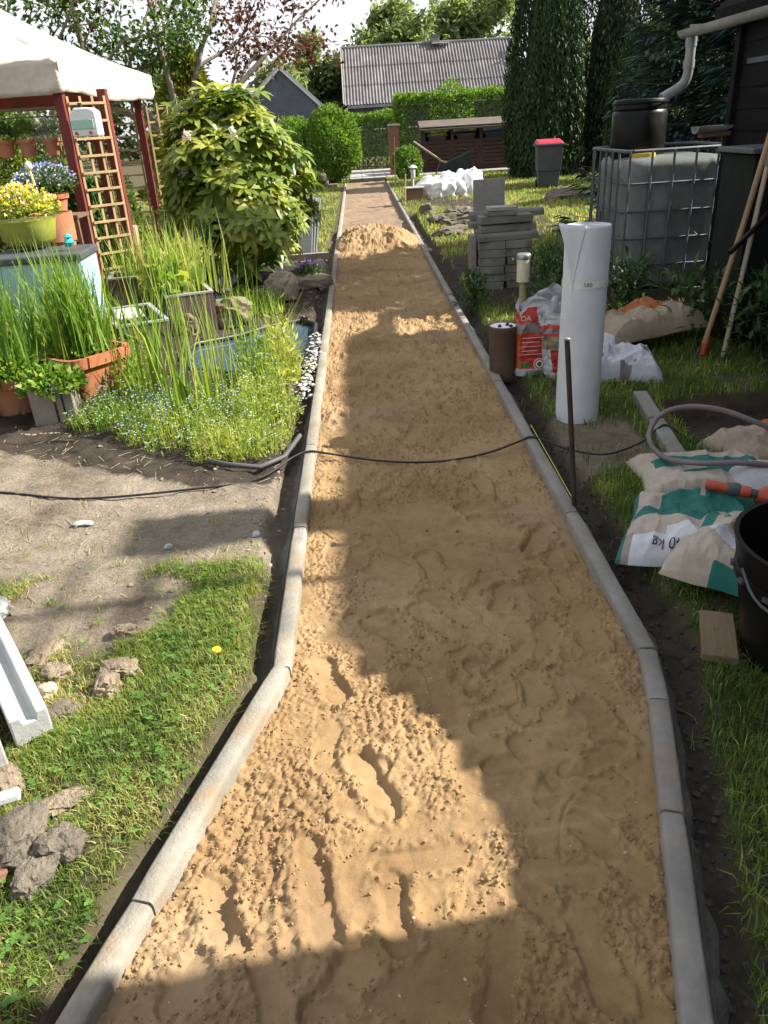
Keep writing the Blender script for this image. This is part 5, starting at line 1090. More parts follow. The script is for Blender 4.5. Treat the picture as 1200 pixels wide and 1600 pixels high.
# rhododendron: whorls of long leathery leaves on forking stems
rl = LF('rhododendron_leaf', [(.04, .08, .016), (.085, .15, .025), (.18, .25, .04), (.33, .38, .07), (.47, .46, .13)], .40, .36, .5)
t = thing('rhododendron', (-1.38, 9.55, -.03), 'big rhododendron bush beside the pond with a few pale blooms', 'shrub'); mb = MB(); rs = random.Random(2); stems = []
for k in range(11):
    a = 2*PI*k/11+rs.uniform(-.2, .2); tip = Vector((math.cos(a)*rs.uniform(.25, .75), math.sin(a)*rs.uniform(.25, .6), rs.uniform(.9, 1.8))); p0 = Vector((math.cos(a)*.05, math.sin(a)*.05, 0)); mid = p0.lerp(tip, .45)+Vector((0, 0, .15))
    mb.tube(cr([p0, mid, tip], 5), [.035-.0022*i for i in range(11)], 7, caps=False)
mb.build('stems', bark, t, smooth=True)
nw = 860; WP = []
while len(WP) < nw:
    d = rng.normal(size=3); d /= np.linalg.norm(d)
    if d[2] < -.55: continue
    k = 1+.38*(fbm(np.array([d[0]*2.2+5]), np.array([d[1]*2.2+d[2]*2]), 3, 12)[0]-.5)*2; q = (.84+.16*rng.random()) if rng.random() < .8 else rng.uniform(.45, .84)
    p = np.array([d[0]*(.74 if d[0] > 0 else .86)-.02, d[1]*.85, 1.12+d[2]*(1.02 if d[2] > 0 else .98)])*np.array([k*q, k*q, 1])
    p[2] = 1.12+(p[2]-1.12)*k*q
    if d[2] < 0: p[:2] *= 1+.32*min(1, -d[2]*1.3)
    if p[2] < .16: continue
    if p[2] < .55 and d[0] < -.35: continue
    WP.append((p, d))
for k in range(120):
    a = rng.uniform(0, 2*PI); d = np.array([math.cos(a), math.sin(a), .1]); q = rng.uniform(.25, .62); WP.append((np.array([d[0]*q*(1 if d[0] > 0 else .8)+.05, d[1]*q, rng.uniform(.22, .8)]), d))
big = []; PP = []; DD = []; UU = []; LL = []; RR = []
for p, d in WP:
    ax = d*.8+np.array([.0, 0, .75])+rng.normal(0, .2, 3); ax /= np.linalg.norm(ax); o = np.cross(ax, [.3, .5, .8]); o /= np.linalg.norm(o); o2 = np.cross(ax, o); nl = rng.integers(6, 10); h0 = rng.normal(.5, .2); a0 = rng.uniform(0, 6)
    for k in range(nl):
        a = a0+2*PI*k/nl; up_ = rng.uniform(-.25, .55); dr = o*math.cos(a)+o2*math.sin(a)+ax*up_; PP.append(p); DD.append(dr); UU.append(ax); LL.append(rng.uniform(.125, .20)); RR.append(h0+rng.normal(0, .08)+(.2 if up_ > .4 else 0))
    if rng.random() < .35:
        for k in range(4): a = a0+k*1.57; PP.append(p); DD.append(ax*1.3+(o*math.cos(a)+o2*math.sin(a))*.5); UU.append(d); LL.append(rng.uniform(.05, .08)); RR.append(.9)
PP = np.array(PP); DD = unit(np.array(DD)); UU = np.array(UU); LL = np.array(LL); RR = np.clip(np.array(RR), 0, 1)
view = (PP-np.array([1.38, -9.55, 1.6])); score = -(PP @ np.array([.1, -1., .25]))-LL*3; order = np.argsort(score); top, rest = order[:300], order[300:]
def leaf6(P, D, U, L):
    S = unit(np.cross(D, U)); N = np.cross(S, D); L = L[:, None]; w_ = L*.17; g_ = np.array([0, 0, 1.])
    b1 = P+D*L*.38+N*L*.03; b2 = P+D*L*.72-g_*L*.03; tp = P+D*L-g_*L*.13
    V = np.stack([P, b1+S*w_+N*w_*.25, b2+S*w_*.85+N*w_*.2, tp, b2-S*w_*.85+N*w_*.2, b1-S*w_+N*w_*.25, b1, b2], 1).reshape(-1, 3); i = np.arange(len(P))[:, None]*8
    return V, [i+np.array([[0, 6, 1]]), i+np.array([[0, 5, 6]]), i+np.array([[7, 3, 2]]), i+np.array([[7, 4, 3]]), i+np.array([[6, 7, 2, 1]]), i+np.array([[5, 4, 7, 6]])]
fo = FO(); V, Fs = leaf6(PP[rest], DD[rest], UU[rest], LL[rest]); fo.add(V, Fs, RR[rest], 8); tag(fo.build('foliage', rl, t, smooth=True), kind='stuff')
lm = []
for q in range(6):
    V, Fs = leaf6(np.zeros((1, 3)), np.array([[1., 0, 0]]), np.array([[0, 0, 1.]]), np.array([1.])); by = {}
    for f in Fs: by.setdefault(f.shape[1], []).append(f)
    me = npmesh('leaf', V, [np.concatenate(v) for v in by.values()], np.full(8, [.25, .38, .5, .62, .75, .9][q]), True); me.materials.append(rl); lm.append(me)
for j in top:
    o = link('leaf', lm[int(np.clip(RR[j]*6, 0, 5))], None, t); d = Vector(DD[j]); u = Vector(UU[j]); s_ = d.cross(u).normalized(); n__ = s_.cross(d)
    o.matrix_basis = Matrix.Translation(Vector(PP[j])) @ Matrix((d, -s_, n__)).transposed().to_4x4() @ Matrix.Scale(LL[j], 4)
fo = FO(); bl = np.array([p for p, d in WP if p[1] < -.3 and p[2] > 1.0][:3]); 
for q_ in bl:
    fo = FO(); P = np.repeat((q_+np.array([0, -.05, .05]))[None], 22, 0); fo.leaf(P+rng.normal(0, .02, P.shape), rdir(len(P)), rdir(len(P)), .05, .035, rng.random(len(P))); fo.build('bloom', LF('pale_bloom', [(.55, .42, .6), (.7, .6, .72), (.8, .75, .8)], .3), t)

# spruce: drooping boughs of blue-green needles
needle = LF('spruce_needle', [(.012, .03, .028), (.022, .052, .046), (.04, .08, .068), (.065, .11, .09)], .12, .6); thn = LF('thuja_spray', [(.010, .028, .010), (.02, .05, .016), (.035, .075, .022), (.06, .105, .03)], .15, .6)
def spruce(loc, H, Rb, lab, seed, nb=150, per=46, mat=needle, zmin=.35, drop=.45):
    rs = np.random.default_rng(seed); t = thing('spruce_tree', loc, lab, 'tree'); MB().tube([(0, 0, 0), (0, 0, H)], [.16, .02], 10).build('trunk', bark, t, smooth=True); fo = FO(); br = MB()
    for k in range(nb):
        z = zmin+(H-zmin)*(k/nb)**1.15; L = Rb*(1-(z/H)**1.2)*rs.uniform(.75, 1.1)+.15; a = k*2.4+rs.normal(0, .3); tt = np.linspace(.12, 1, 9); ca, sa = math.cos(a), math.sin(a)
        cx, cz = L*tt, z-.12-drop*L*.45*tt+drop*.38*L*tt**3
        br.tube([(0, 0, z-.1)]+[(cx[i]*ca, cx[i]*sa, cz[i]) for i in range(9)], [.022]+[.018*(1-.1*i) for i in range(9)], 4, caps=False)
        n = per; i = rs.random(n); u = .15+.85*i; x = L*u; zz2 = z-.12-drop*L*.45*u+drop*.38*L*u**3; side = rs.normal(0, 1, n); wd = (.34*L*(1-u)+.10)*np.tanh(side)
        P = np.stack([x*ca-wd*sa, x*sa+wd*ca, zz2-np.abs(wd)*.25-rs.random(n)*.10], 1); sgn = np.sign(side)
        D = np.stack([ca*.8-sa*sgn*.7, sa*.8+ca*sgn*.7, -.25+rs.normal(0, .2, n)], 1); fo.leaf(P, D, np.tile([0, 0, 1.], (n, 1))+rs.normal(0, .3, (n, 3)), rs.uniform(.14, .30, n), .055, np.clip(rs.normal(.45, .22, n)+.15*(u-.5), 0, 1), .35)
    br.build('boughs', bark, t); fo.build('crown', mat, t); return t
spruce((5.0, 10.9, -.03), 6.4, 2.1, 'blue-green spruce with drooping boughs behind the black barrel', 3, 170, 130)
spruce((6.2, 9.4, -.03), 6.9, 2.3, 'spruce added behind the house corner to shade the path', 6, 150, 90)  # second tree added as a shadow caster for the path
def thuja(name, loc, H, Rr, lab, seed, n=26000, mat=thn, L0=.14, grp=None):
    rs = np.random.default_rng(seed); t = thing(name, loc, lab, 'tree', grp); fo = FO(); z = rs.random(n)*H; a = rs.uniform(0, 2*PI, n); zc = z/H
    prof = np.minimum(1, 1.05*np.sqrt(np.clip(1-zc**2.6, 0, 1)))*(.82+.18*sm(0, .12, zc)); lob = .80+.36*vn(a*2.6+seed, z*.55, seed)+.12*vn(a*9, z*1.3, seed+1); rr = Rr*prof*lob*(.72+.28*rs.random(n)**.4)
    P = np.stack([np.cos(a)*rr, np.sin(a)*rr, z], 1); D = np.stack([np.cos(a)*.35+rs.normal(0, .2, n), np.sin(a)*.35+rs.normal(0, .2, n), np.where(rs.random(n) < .6, .9, -.7)], 1); hue = np.clip(rs.normal(.42, .2, n)+(lob-1)*.8, 0, 1)
    fo.leaf(P, D, np.stack([np.cos(a), np.sin(a), np.zeros(n)], 1)+rs.normal(0, .4, (n, 3)), rs.uniform(.6, 1.5, n)*L0, L0*.36, hue, .3); fo.build('crown', mat, t); MB().tube([(0, 0, 0), (0, 0, H*.9)], [.15, .03], 8).build('trunk', bark, t)
    MB().lathe([(Rr*.55, .1), (Rr*.62, H*.3), (Rr*.55, H*.6), (Rr*.3, H*.85), (.05, H*.95)], 14).build('dark_core', M('conifer_dark_core', (.012, .016, .008), (.006, .008, .004), 3, .95, 8, 1.0, .1), t, smooth=True); return t  # solid dark core added to stop light showing through the crown
thuja('columnar_conifer', (5.55, 24.6, -.03), 6.2, 1.02, 'tall dark columnar conifer beside the bin shelter', 4)
thuja('columnar_conifer', (7.6, 25.2, -.03), 6.0, 1.25, 'second dark conifer right of the columnar one', 5, 12000)
thuja('columnar_conifer', (10.0, 25.6, -.03), 5.5, 1.4, 'third dark conifer seen past the spruce', 7, 9000)
thuja('columnar_conifer', (8.3, 17.0, -.03), 3.8, 1.3, 'low dark conifer behind the spruce and barrel', 10, 9000)
thuja('columnar_conifer', (10.2, 19.5, -.03), 4.6, 1.5, 'dark conifer between the spruce and the house roof', 11, 9000)
thuja('columnar_conifer', (7.4, 21.6, -.03), 3.4, .9, 'dark rounded conifer right of the wheeled bin', 9, 9000)

# hedges
hedge_m = LF('hedge_leaf', [(.035, .085, .014), (.08, .165, .025), (.15, .26, .04), (.25, .36, .07)], .42)
def hedge(name, x0, x1, y0, y1, H, lab, seed, n=14000, mat=hedge_m, L=.10, wob=.18, cat='hedge'):
    rs = np.random.default_rng(seed); t = thing(name, ((x0+x1)/2, (y0+y1)/2, -.03), lab, cat); w_, d_ = x1-x0, y1-y0; fo = FO()
    f = rs.random(n); A_top = w_*d_; A_f = w_*H; A_s = d_*H; tot = A_top*1.4+A_f*1.2+A_s*2; c = np.cumsum([A_top*1.4, A_f*1.2, A_s, A_s])/tot; u = rs.random(n)-.5; v = rs.random(n); dp = rs.random(n)**1.7*.3
    k = np.searchsorted(c, f); x = np.where(k <= 1, u*w_, np.where(k == 2, -w_/2+dp, w_/2-dp)); y = np.where(k == 0, (v-.5)*d_, np.where(k == 1, -d_/2+dp, u*d_)); z = np.where(k == 0, H-dp, v*H)
    b_ = (fbm(x*1.6+seed, y*1.6+z*1.8, 3, seed)-.5)*2*wob; z = z+np.where(k == 0, b_, 0)*1.2; x = x+np.where(k >= 2, b_, 0); y = y+np.where(k == 1, -b_, 0)
    nrm = np.stack([np.where(k == 2, -1, np.where(k == 3, 1, 0)), np.where(k == 1, -1, 0), np.where(k == 0, 1, .2)], 1)*1.0
    fo.leaf(np.stack([x, y, np.maximum(z, .02)], 1), nrm+rs.normal(0, .7, (n, 3))+np.array([0, 0, .4]), rs.normal(0, 1, (n, 3)), L*rs.uniform(.6, 1.5, n), L*.55, np.clip(rs.normal(.42, .2, n)+b_*1.0, 0, 1)); fo.build('foliage', mat, t)
    st = MB()
    for q in range(max(2, int(w_/.5))): st.tube([(-w_/2+.2+q*.5, 0, 0), (-w_/2+.2+q*.5+.05, .03, H*.85)], [.03, .01], 5)
    st.build('stems', bark, t); return t
hedge('garden_hedge', 1.55, 7.2, 31.2, 32.4, 2.45, 'tall green hedge behind the bin shelter', 3, 20000)
hedge('garden_hedge', -.9, 1.9, 34.2, 35.3, 1.95, 'lower hedge beyond the lane at the end of the path', 4, 9000)
hedge('garden_hedge', -7.5, -.8, 30.5, 31.6, 1.7, 'hedge along the far side of the left lawn', 5, 15000)
hedge('garden_hedge', -12, -7.0, 20, 21.2, 2.1, 'hedge behind the gazebo at the far left', 6, 12000)
hedge('garden_hedge', 7.0, 14, 27.5, 28.6, 2.2, 'dark hedge right of the bin shelter behind the conifers', 7, 12000)
hedge('evergreen_shrub', -6.6, -4.9, 11.6, 12.8, 1.9, 'leafy shrub inside the view under the gazebo canopy', 9, 7000, LF('yellow_green', [(.05, .09, .012), (.1, .15, .02), (.18, .22, .03), (.3, .32, .05)], .4), .09, .3, 'shrub')
hedge('evergreen_shrub', -4.7, -3.4, 11.9, 12.7, 1.1, 'low shrub behind the gazebo back posts', 10, 4500, treeg, .09, .25, 'shrub')
def roundbush(loc, r, h, lab, seed, n=9000, mat=hedge_m, L=.1, name='round_bush'):
    rs = np.random.default_rng(seed); t = thing(name, loc, lab, 'bush'); d = rs.normal(size=(n, 3)); d = unit(d); lob = .85+.3*vn(d[:, 0]*3+seed, d[:, 1]*3+d[:, 2]*2.5, seed); P = d*np.array([r, r, h/2])*(lob*(.75+.25*rs.random(n)**.5))[:, None]; P[:, 2] = np.maximum(P[:, 2]+h/2, .03)
    fo = FO(); fo.leaf(P, d+rs.normal(0, .6, (n, 3))+np.array([0, 0, .3]), rs.normal(0, 1, (n, 3)), L*rs.uniform(.6, 1.4, n), L*.55, np.clip(rs.normal(.45, .2, n)+(lob-1)*.7, 0, 1)); fo.build('foliage', mat, t); MB().tube([(0, 0, 0), (0, 0, h*.6)], [.06, .02], 7).build('stem', bark, t)
roundbush((-.72, 26.6, -.03), .85, 2.15, 'rounded bright green bush at the far end of the left kerb', 3)
roundbush((-1.9, 27.2, -.03), .8, 1.9, 'rounded bush left of the one at the path end', 4, 6000)
roundbush((1.62, 26.6, -.03), .42, .95, 'small leafy bush beside the brick pillar', 5, 2600, hedge_m, .09)
roundbush((4.2, 36.5, -.03), 1.0, 3.0, 'bush top showing above the hedge in front of the barn roof', 6, 5000)
roundbush((6.1, 26.9, -.03), .5, .8, 'straggly weeds right of the bin shelter', 7, 1500, LF('dry_weed', [(.12, .14, .04), (.22, .24, .07), (.36, .34, .14)], .35), .12)
roundbush((-1.35, 24.4, -.03), .3, .45, 'brownish grass tuft beside the tree stump', 9, 700, LF('dry_weed', [(.12, .14, .04)]*2), .14)

# bin shelter with three wheeled bins
shw = M('dark_brown_board', (.075, .035, .028), (.045, .022, .018), 4, .75, 40, .4, .005, stretch=(.15, 1, 1)); lidc = {}
t = thing('bin_shelter', (2.40, 29.4, -.03), 'dark brown wooden bin shelter with sloping roof under the hedge', 'shed', None, -.03)
W3 = 2.95
for x in (0, W3/3, 2*W3/3, W3):
    for y in (0, .9): MB().box((x, y, .68+.06*(y > .5)), (.10, .09, 1.36+.12*(y > .5))).build('post', shw, t)
MB().box((W3/2, .95, .65), (W3, .03, 1.2)).build('back_wall', shw, t)
for x in (0, W3):
    for k in range(9): MB().box((x, .45, .1+k*.145), (.025, .82, .125)).build('slat', shw, t)
for bay in range(3):
    cx = W3/6+bay*W3/3;
    door = MB().box((cx-.40, -.035, .52), (.07, .03, .98)).build('door', shw, t)
    MB().box((cx+.40, -.035, .52), (.07, .03, .98)).build('stile', shw, door)
    for k in range(8): MB().box((cx, -.03, .10+k*.122), (.74, .022, .105), Rx(.12)).build('slat', shw, door)
MB().box((W3/2, .42, 1.46), (W3+.28, 1.35, .05), Rx(.16)).build('roof', M('felt_roof', (.13, .10, .085), (.085, .065, .055), 3, .9, 30, .5, .01), t)
for k in range(5): MB().box((W3/2, -.08+k*.25, 1.455+k*.04), (W3+.29, .22, .02), Rx(.19)).build('roofing_strip', M('felt_roof', (.13, .10, .085)), t)
def wheelie(name, loc, rz, lidcol, lab, h=1.0, w_=.56, grp=None):
    t = thing(name, loc, lab, 'wheeled bin', grp, rz); g_ = M('bin_grey', (.085, .092, .098), (.06, .065, .07), 3, .5, 30, .15, .003)
    MB().add([(-w_*.40, -.24, .06), (w_*.40, -.24, .06), (w_*.40, .16, .12), (-w_*.40, .16, .12), (-w_*.44, -.27, .42), (w_*.44, -.27, .42), (w_*.44, .24, .42), (-w_*.44, .24, .42)], [(3, 2, 1, 0), (4, 5, 6, 7), (0, 1, 5, 4), (1, 2, 6, 5), (2, 3, 7, 6), (3, 0, 4, 7)]).build('lower_body', g_, t, bev=.02)
    MB().add([(-w_*.46, -.30, .40), (w_*.46, -.30, .40), (w_*.46, .27, .40), (-w_*.46, .27, .40), (-w_*.5, -.35, h-.06), (w_*.5, -.35, h-.06), (w_*.5, .33, h-.06), (-w_*.5, .33, h-.06)], [(3, 2, 1, 0), (4, 5, 6, 7), (0, 1, 5, 4), (1, 2, 6, 5), (2, 3, 7, 6), (3, 0, 4, 7)]).build('body', g_, t, bev=.02)
    MB().box((0, -.01, h-.05), (w_+.09, .74, .05)).build('rim', g_, t, bev=.012)
    MB().add([(-w_*.53, -.38, h-.03), (w_*.53, -.38, h-.03), (w_*.53, .36, h-.03), (-w_*.53, .36, h-.03), (-w_*.47, -.32, h+.03), (w_*.47, -.32, h+.03), (w_*.47, .33, h+.07), (-w_*.47, .33, h+.07)], [(3, 2, 1, 0), (4, 5, 6, 7), (0, 1, 5, 4), (1, 2, 6, 5), (2, 3, 7, 6), (3, 0, 4, 7)]).build('lid', M('lid_'+lab[:6], lidcol, tuple(x*.8 for x in lidcol), 3, .45, bst=.05), t, bev=.02)
    for x in (-w_*.42, w_*.42): MB().lathe([(.10, -.025), (.10, .025)], 20, (x, .20, .10), Ry(PI/2)).build('wheel', black, t, smooth=True)
    MB().tube([(-w_*.42, .20, .10), (w_*.42, .20, .10)], .012, 6).build('axle', galv, t); MB().tube([(-w_*.4, .33, h-.06), (-w_*.4, .42, h-.03), (w_*.4, .42, h-.03), (w_*.4, .33, h-.06)], .018, 7).build('handle', g_, t); return t
wheelie('wheeled_bin', (4.66, 20.3, -.03), -.12, (.52, .045, .075), 'grey wheeled bin with a red lid standing on the lawn', 1.02, .60)
for i, (c, lb) in enumerate((((.75, .62, .02), 'yellow-lidded bin in the left bay of the shelter'), ((.16, .035, .035), 'dark red-lidded bin in the middle bay of the shelter'), ((.03, .13, .55), 'blue-lidded bin in the right bay of the shelter'))):
    wheelie('wheeled_bin', (2.40+W3/6+i*W3/3, 29.82-.03*(W3/6+i*W3/3), -.03), -.03, c, lb, 1.20, .62, 'bins in the shelter')
# dark flat trailer board
t = thing('trailer', (5.4, 27.2, -.03), 'dark flat trailer with pale top edge standing right of the shelter', 'trailer'); MB().box((0, 0, .72), (1.0, .3, .95)).build('body', M('dark_board', (.07, .06, .055), (.045, .04, .035), 4, .8), t); MB().box((0, -.02, 1.215), (1.05, .35, .03)).build('top_edge', pvc, t); MB().lathe([(.22, -.06), (.22, .06)], 20, (-.3, -.1, .2), Ry(PI/2)).build('wheel', black, t)
# brick gate pillar
t = thing('brick_pillar', (1.35, 29.0, -.03), 'brick gate pillar at the end of the right kerb', 'pillar')
for k in range(21):
    for sx in (-1, 1):
        for sy in (-1, 1):
            w1 = .165 if (k % 2) == 0 else .165; MB().box((sx*.085, sy*.085, .04+k*.073), (w1, .165, .063)).build('brick', brickm, t)
MB().box((0, 0, .77), (.325, .325, 1.5)).build('mortar_core', M('mortar', (.28, .26, .23), (.2, .19, .17), 9, .95), t); MB().box((0, 0, 1.57), (.38, .38, .06)).build('cap', M('pale_slab', (.37, .355, .33)), t, bev=.01)
# wheelbarrow tipped on its nose
t = thing('wheelbarrow', (2.75, 25.2, -.03), 'wheelbarrow with a dark green tray and pale handles tilted behind the white bags', 'wheelbarrow', None, -.1)
tr = MB(); tr.add([(-.25, -.26, .42), (.75, -.30, .80), (.75, .30, .80), (-.25, .26, .42), (.10, -.18, .14), (.62, -.2, .34), (.62, .2, .34), (.10, .18, .14)], [(4, 5, 6, 7), (0, 1, 5, 4), (1, 2, 6, 5), (2, 3, 7, 6), (3, 0, 4, 7)]); o = tr.build('tray', M('green_tray', (.05, .075, .07), (.035, .052, .048), 3, .5), t); o.modifiers.new('s', 'SOLIDIFY').thickness = .008
ph = M('pale_handle', (.42, .35, .25))
for sy in (-.24, .24): MB().tube([(.55, sy*.5, .33), (-.15, sy, .52), (-1.0, sy, 1.10)], .024, 8).build('handle', ph, t); MB().tube([(-.2, sy, .56), (-.42, sy, .02)], .018, 7).build('leg', galv, t)
w_ = MB().lathe([(.17, -.04), (.19, 0), (.17, .04)], 20, (.72, 0, .19), Rx(PI/2)).build('wheel', black, t, smooth=True); MB().lathe([(.1, -.03), (.1, .03)], 14, (.72, 0, .19), Rx(PI/2)).build('rim', galv, w_)
MB().tube([(.55, .1, .34), (.72, .07, .19)], .014, 6).build('fork', galv, t)
# white big-bags on the lawn
wbag = inkmat('white_bigbag', [(.80, .81, .83), (.55, .03, .06)], .6, 14, .7)
def bagblob(loc, s, seed, lab, red=False, rz=0):
    import bmesh
    t = thing('white_bag', loc, lab, 'bag', 'white bags on the lawn', rz); bm = bmesh.new(); bmesh.ops.create_icosphere(bm, subdivisions=4, radius=1); V = np.array([v.co[:] for v in bm.verts])
    nn = fbm(V[:, 0]*2.2+seed, V[:, 1]*2.2+V[:, 2], 4, seed)-.5; cre = np.abs(fbm(V[:, 0]*4+seed, V[:, 2]*4+V[:, 1]*2, 3, seed+1)-.5); V = V*(1+nn*.9-np.clip(.1-cre, 0, 1)*1.5)[:, None]*np.array(s); V[:, 2] = np.maximum(V[:, 2]+s[2]*.5, 0)
    for v, c in zip(bm.verts, V): v.co = c
    me = bpy.data.meshes.new('bag_skin'); bm.to_mesh(me); bm.free(); me.polygons.foreach_set('use_smooth', np.ones(len(me.polygons), bool)); at = me.attributes.new('ink', 'FLOAT', 'POINT'); at.data.foreach_set('value', ((V[:, 0] < -s[0]*.55) & (V[:, 1] < 0) & (np.abs(V[:, 2]-s[2]*.45) < s[2]*.32) if red else V[:, 0]*0).astype(np.float32)); link('bag_skin', me, wbag, t)
    for k in range(3):
        a = seed+k*2.1; p = Vector((math.cos(a)*s[0]*.6, math.sin(a)*s[1]*.4, s[2]*.75)); MB().tube(cr([p, p+Vector((.12*math.cos(a), .08*math.sin(a), .12)), p+Vector((.25*math.cos(a), .1*math.sin(a), -.02))], 5), [.04, .035, .03, .03, .03, .028, .026, .025, .022, .02, .015], 6).build('lifting_strap', wbag, t)
bagblob((1.72, 19.3, -.03), (.42, .30, .30), 4, 'white bag with red print nearest the small post lamp', True)
bagblob((2.18, 19.5, -.03), (.42, .34, .38), 9, 'largest white bag in the middle of the heap')
bagblob((2.62, 19.7, -.03), (.36, .3, .40), 14, 'white bag with an upright strap at the right of the heap')
# lamp on its box by the far kerb
t = thing('brick_plinth', (1.28, 18.9, -.03), 'low brown plinth carrying the small post lamp', 'plinth'); MB().box((0, 0, .14), (.36, .34, .28)).build('box', wood, t); MB().box((0, 0, .295), (.46, .42, .03)).build('top_slab', M('pale_slab', (.37, .355, .33)), t, bev=.006); MB().box((-.2, -.18, .14), (.05, .05, .26)).build('corner_stake', lath, t)
t = thing('post_lamp', (1.28, 18.95, .28), 'small white mushroom-capped post lamp beyond the soil heaps', 'lamp'); MB().lathe([(.018, 0), (.018, .2)], 10).build('stem', wplast, t); MB().lathe([(.045, .18), (.05, .19), (.05, .38), (.035, .40)], 16).build('lantern', M('pale_grey_panel', (.55, .57, .6)), t, smooth=True); MB().lathe([(.10, .40), (.09, .42), (.02, .455), (.0, .46)], 18, capt=False).build('cap', wplast, t, smooth=True)
for i, (x, y, h, lab) in enumerate(((1.03, 18.2, .6, 'thin wooden stake beside the plinth'), (1.12, 24.5, 1.25, 'tall thin stick leaning near the brick pillar'))): tag(MB().tube([(x, y, -.05), (x+.04, y+.1, h)], .014, 6).build('stake', lath), lab, 'stake')
# soil heaps on the right lawn
for i, (x, y, s) in enumerate(((1.62, 14.2, (.35, .3, .16)), (1.9, 15.4, (.3, .28, .14)), (1.45, 12.8, (.22, .3, .12)), (4.35, 17.2, (.42, .3, .2)), (3.5, 11.8, (.4, .3, .18)), (1.35, 15.9, (.16, .15, .2)))):
    rock('soil_heap', (x, y, -.02), s, 60+i*5, darkc, ('dug-up soil heap between the far kerb and the upright slab', 'soil heap behind the upright slab', 'soil heap beside the right kerb opposite the sand mound', 'brown soil heap in front of the red-lidded bin', 'soil heap between the stone pile and the tank', 'upright turf lump near the far kerb')[i], 'soil heap', 'dug soil on the right lawn', i, 4, .5)
rock('tree_stump', (-1.02, 24.6, .10), (.17, .16, .30), 70, barkp, 'pale tree stump at the far end of the left lawn', 'stump'); tag(MB().box((-.72, 24.7, .03), (.3, .2, .12)).build('stone_block', stn, bev=.01), 'small stone block beside the stump', 'stone')

# weeds by the tank and cabinet
weedm = LF('shade_weed', [(.02, .05, .015), (.04, .09, .025), (.07, .13, .04)], .3)
for i, (x, y, r, h, n_) in enumerate(((2.45, 5.75, .28, .55, 260), (2.75, 5.2, .32, .6, 320), (2.35, 6.9, .25, .45, 240), (2.95, 4.8, .3, .5, 240), (1.8, 7.3, .25, .5, 260), (1.95, 8.1, .3, .4, 260), (1.05, 7.5, .12, .3, 120), (1.62, 6.6, .2, .35, 200), (3.3, 6.9, .2, .6, 160))):
    t = thing('weed', (x, y, -.03), ('leafy weed at the foot of the brown tool handle', 'leafy weed in front of the metal cabinet', 'weed below the front of the caged tank', 'weed at the right edge beyond the pit', 'tall weed between the bollard lamp and the tank', 'weeds between the stone pile and the tank', 'grass tuft between kerb and paver pile', 'weed just behind the clear wrapping', 'weed in the corner between tank and house')[i], 'weed', 'weeds along the house'); fo = FO(); P = np.stack([rng.normal(0, r*.5, n_), rng.normal(0, r*.5, n_), rng.random(n_)**.8*h], 1); fo.leaf(P, unit(np.stack([P[:, 0], P[:, 1], rng.normal(.1, .15, n_)], 1)+rng.normal(0, .12, (n_, 3))), np.tile([0, 0, 1.], (n_, 1)), rng.uniform(.05, .13, n_), .035, np.clip(rng.normal(.5, .25, n_), 0, 1)); fo.build('leaves', weedm, t)
    st = MB()
    for k in range(7): st.tube([(rng.normal(0, r*.2), rng.normal(0, r*.2), 0), (rng.normal(0, r*.4), rng.normal(0, r*.4), h)], [.005, .002], 4)
    st.build('stems', weedm, t)
t = thing('tall_iris', (-3.35, 11.4, -.03), 'clump of sword leaves between the gazebo posts', 'iris'); reed_clump(t, (0, 0, 0), 60, 1.25, .12, .035, .4, green, .5)
t = thing('tall_iris', (-2.9, 9.6, -.03), 'lower sword leaves beside the trellis foot', 'iris'); reed_clump(t, (0, 0, 0), 60, .8, .14, .025, .4, green, .5)

# barn with a corrugated fibre-cement roof
t = thing('barn', (-.25, 48, -.03), 'low barn with a grey corrugated roof beyond the hedges', 'barn'); BW, BD, E0, R0 = 9.6, 4.1, 2.65, 5.6
barnw = M('barn_wall', (.10, .095, .09), (.06, .058, .055), 2, .9)
MB().add([(0, .1, 0), (BW, .1, 0), (BW, 8, 0), (0, 8, 0), (0, .1, E0-.15), (BW, .1, E0-.15), (BW, 8, E0-.15), (0, 8, E0-.15), (0, BD, R0-.15), (BW, BD, R0-.15)], [(0, 1, 5, 4), (2, 3, 7, 6), (1, 2, 6, 9, 5), (3, 0, 4, 8, 7)]).build('wall', barnw, t)
for k in range(5): MB().box((.7+k*1.0, .06, 1.75), (.7, .05, .7)).build('window', M('dark_glass', (.05, .055, .06), (.04, .045, .05), 2, .1), t); MB().box((.7+k*1.0, .02, 1.38), (.8, .1, .05)).build('sill', wplast, t)
MB().box((BW/2, -.05, E0-.12), (BW, .1, .14)).build('eaves_gutter', pvc, t)
corr = M('fibre_cement', (.175, .165, .165), (.115, .108, .108), 1.2, .9, 20, .3, .01, dirt=(.27, .26, .255), dscale=.7, damt=.6)
sl_ = Vector((0, BD, R0-E0)); nrm = Vector((0, -(R0-E0), BD)).normalized()
def sheet(x0, x1, t0, t1, lift):
    nxs = 48; vs = []; fs = []
    for v in (t0, t1):
        for i in range(nxs+1):
            x = x0+(x1-x0)*i/nxs; vs.append(Vector((x, 0, E0))+sl_*v+nrm*(.035*math.sin(x*2*PI/.177)+lift+(.02 if v == t0 else 0)))
    for i in range(nxs): fs.append((i, i+1, nxs+2+i, nxs+1+i))
    return MB().add(vs, fs)
for r_ in range(3):
    for k in range(9):
        sheet(-.15+k*1.1, -.15+(k+1)*1.1+.06, r_/3-.02, (r_+1)/3+.01, .03+r_*.012+(k % 2)*.006).build('roof_sheet', corr, t, smooth=True)
MB().add([Vector((-.2, BD, R0)), Vector((BW+.1, BD, R0)), Vector((BW+.1, 8.2, E0)), Vector((-.2, 8.2, E0))], [(0, 1, 2, 3)]).build('rear_roof', corr, t)
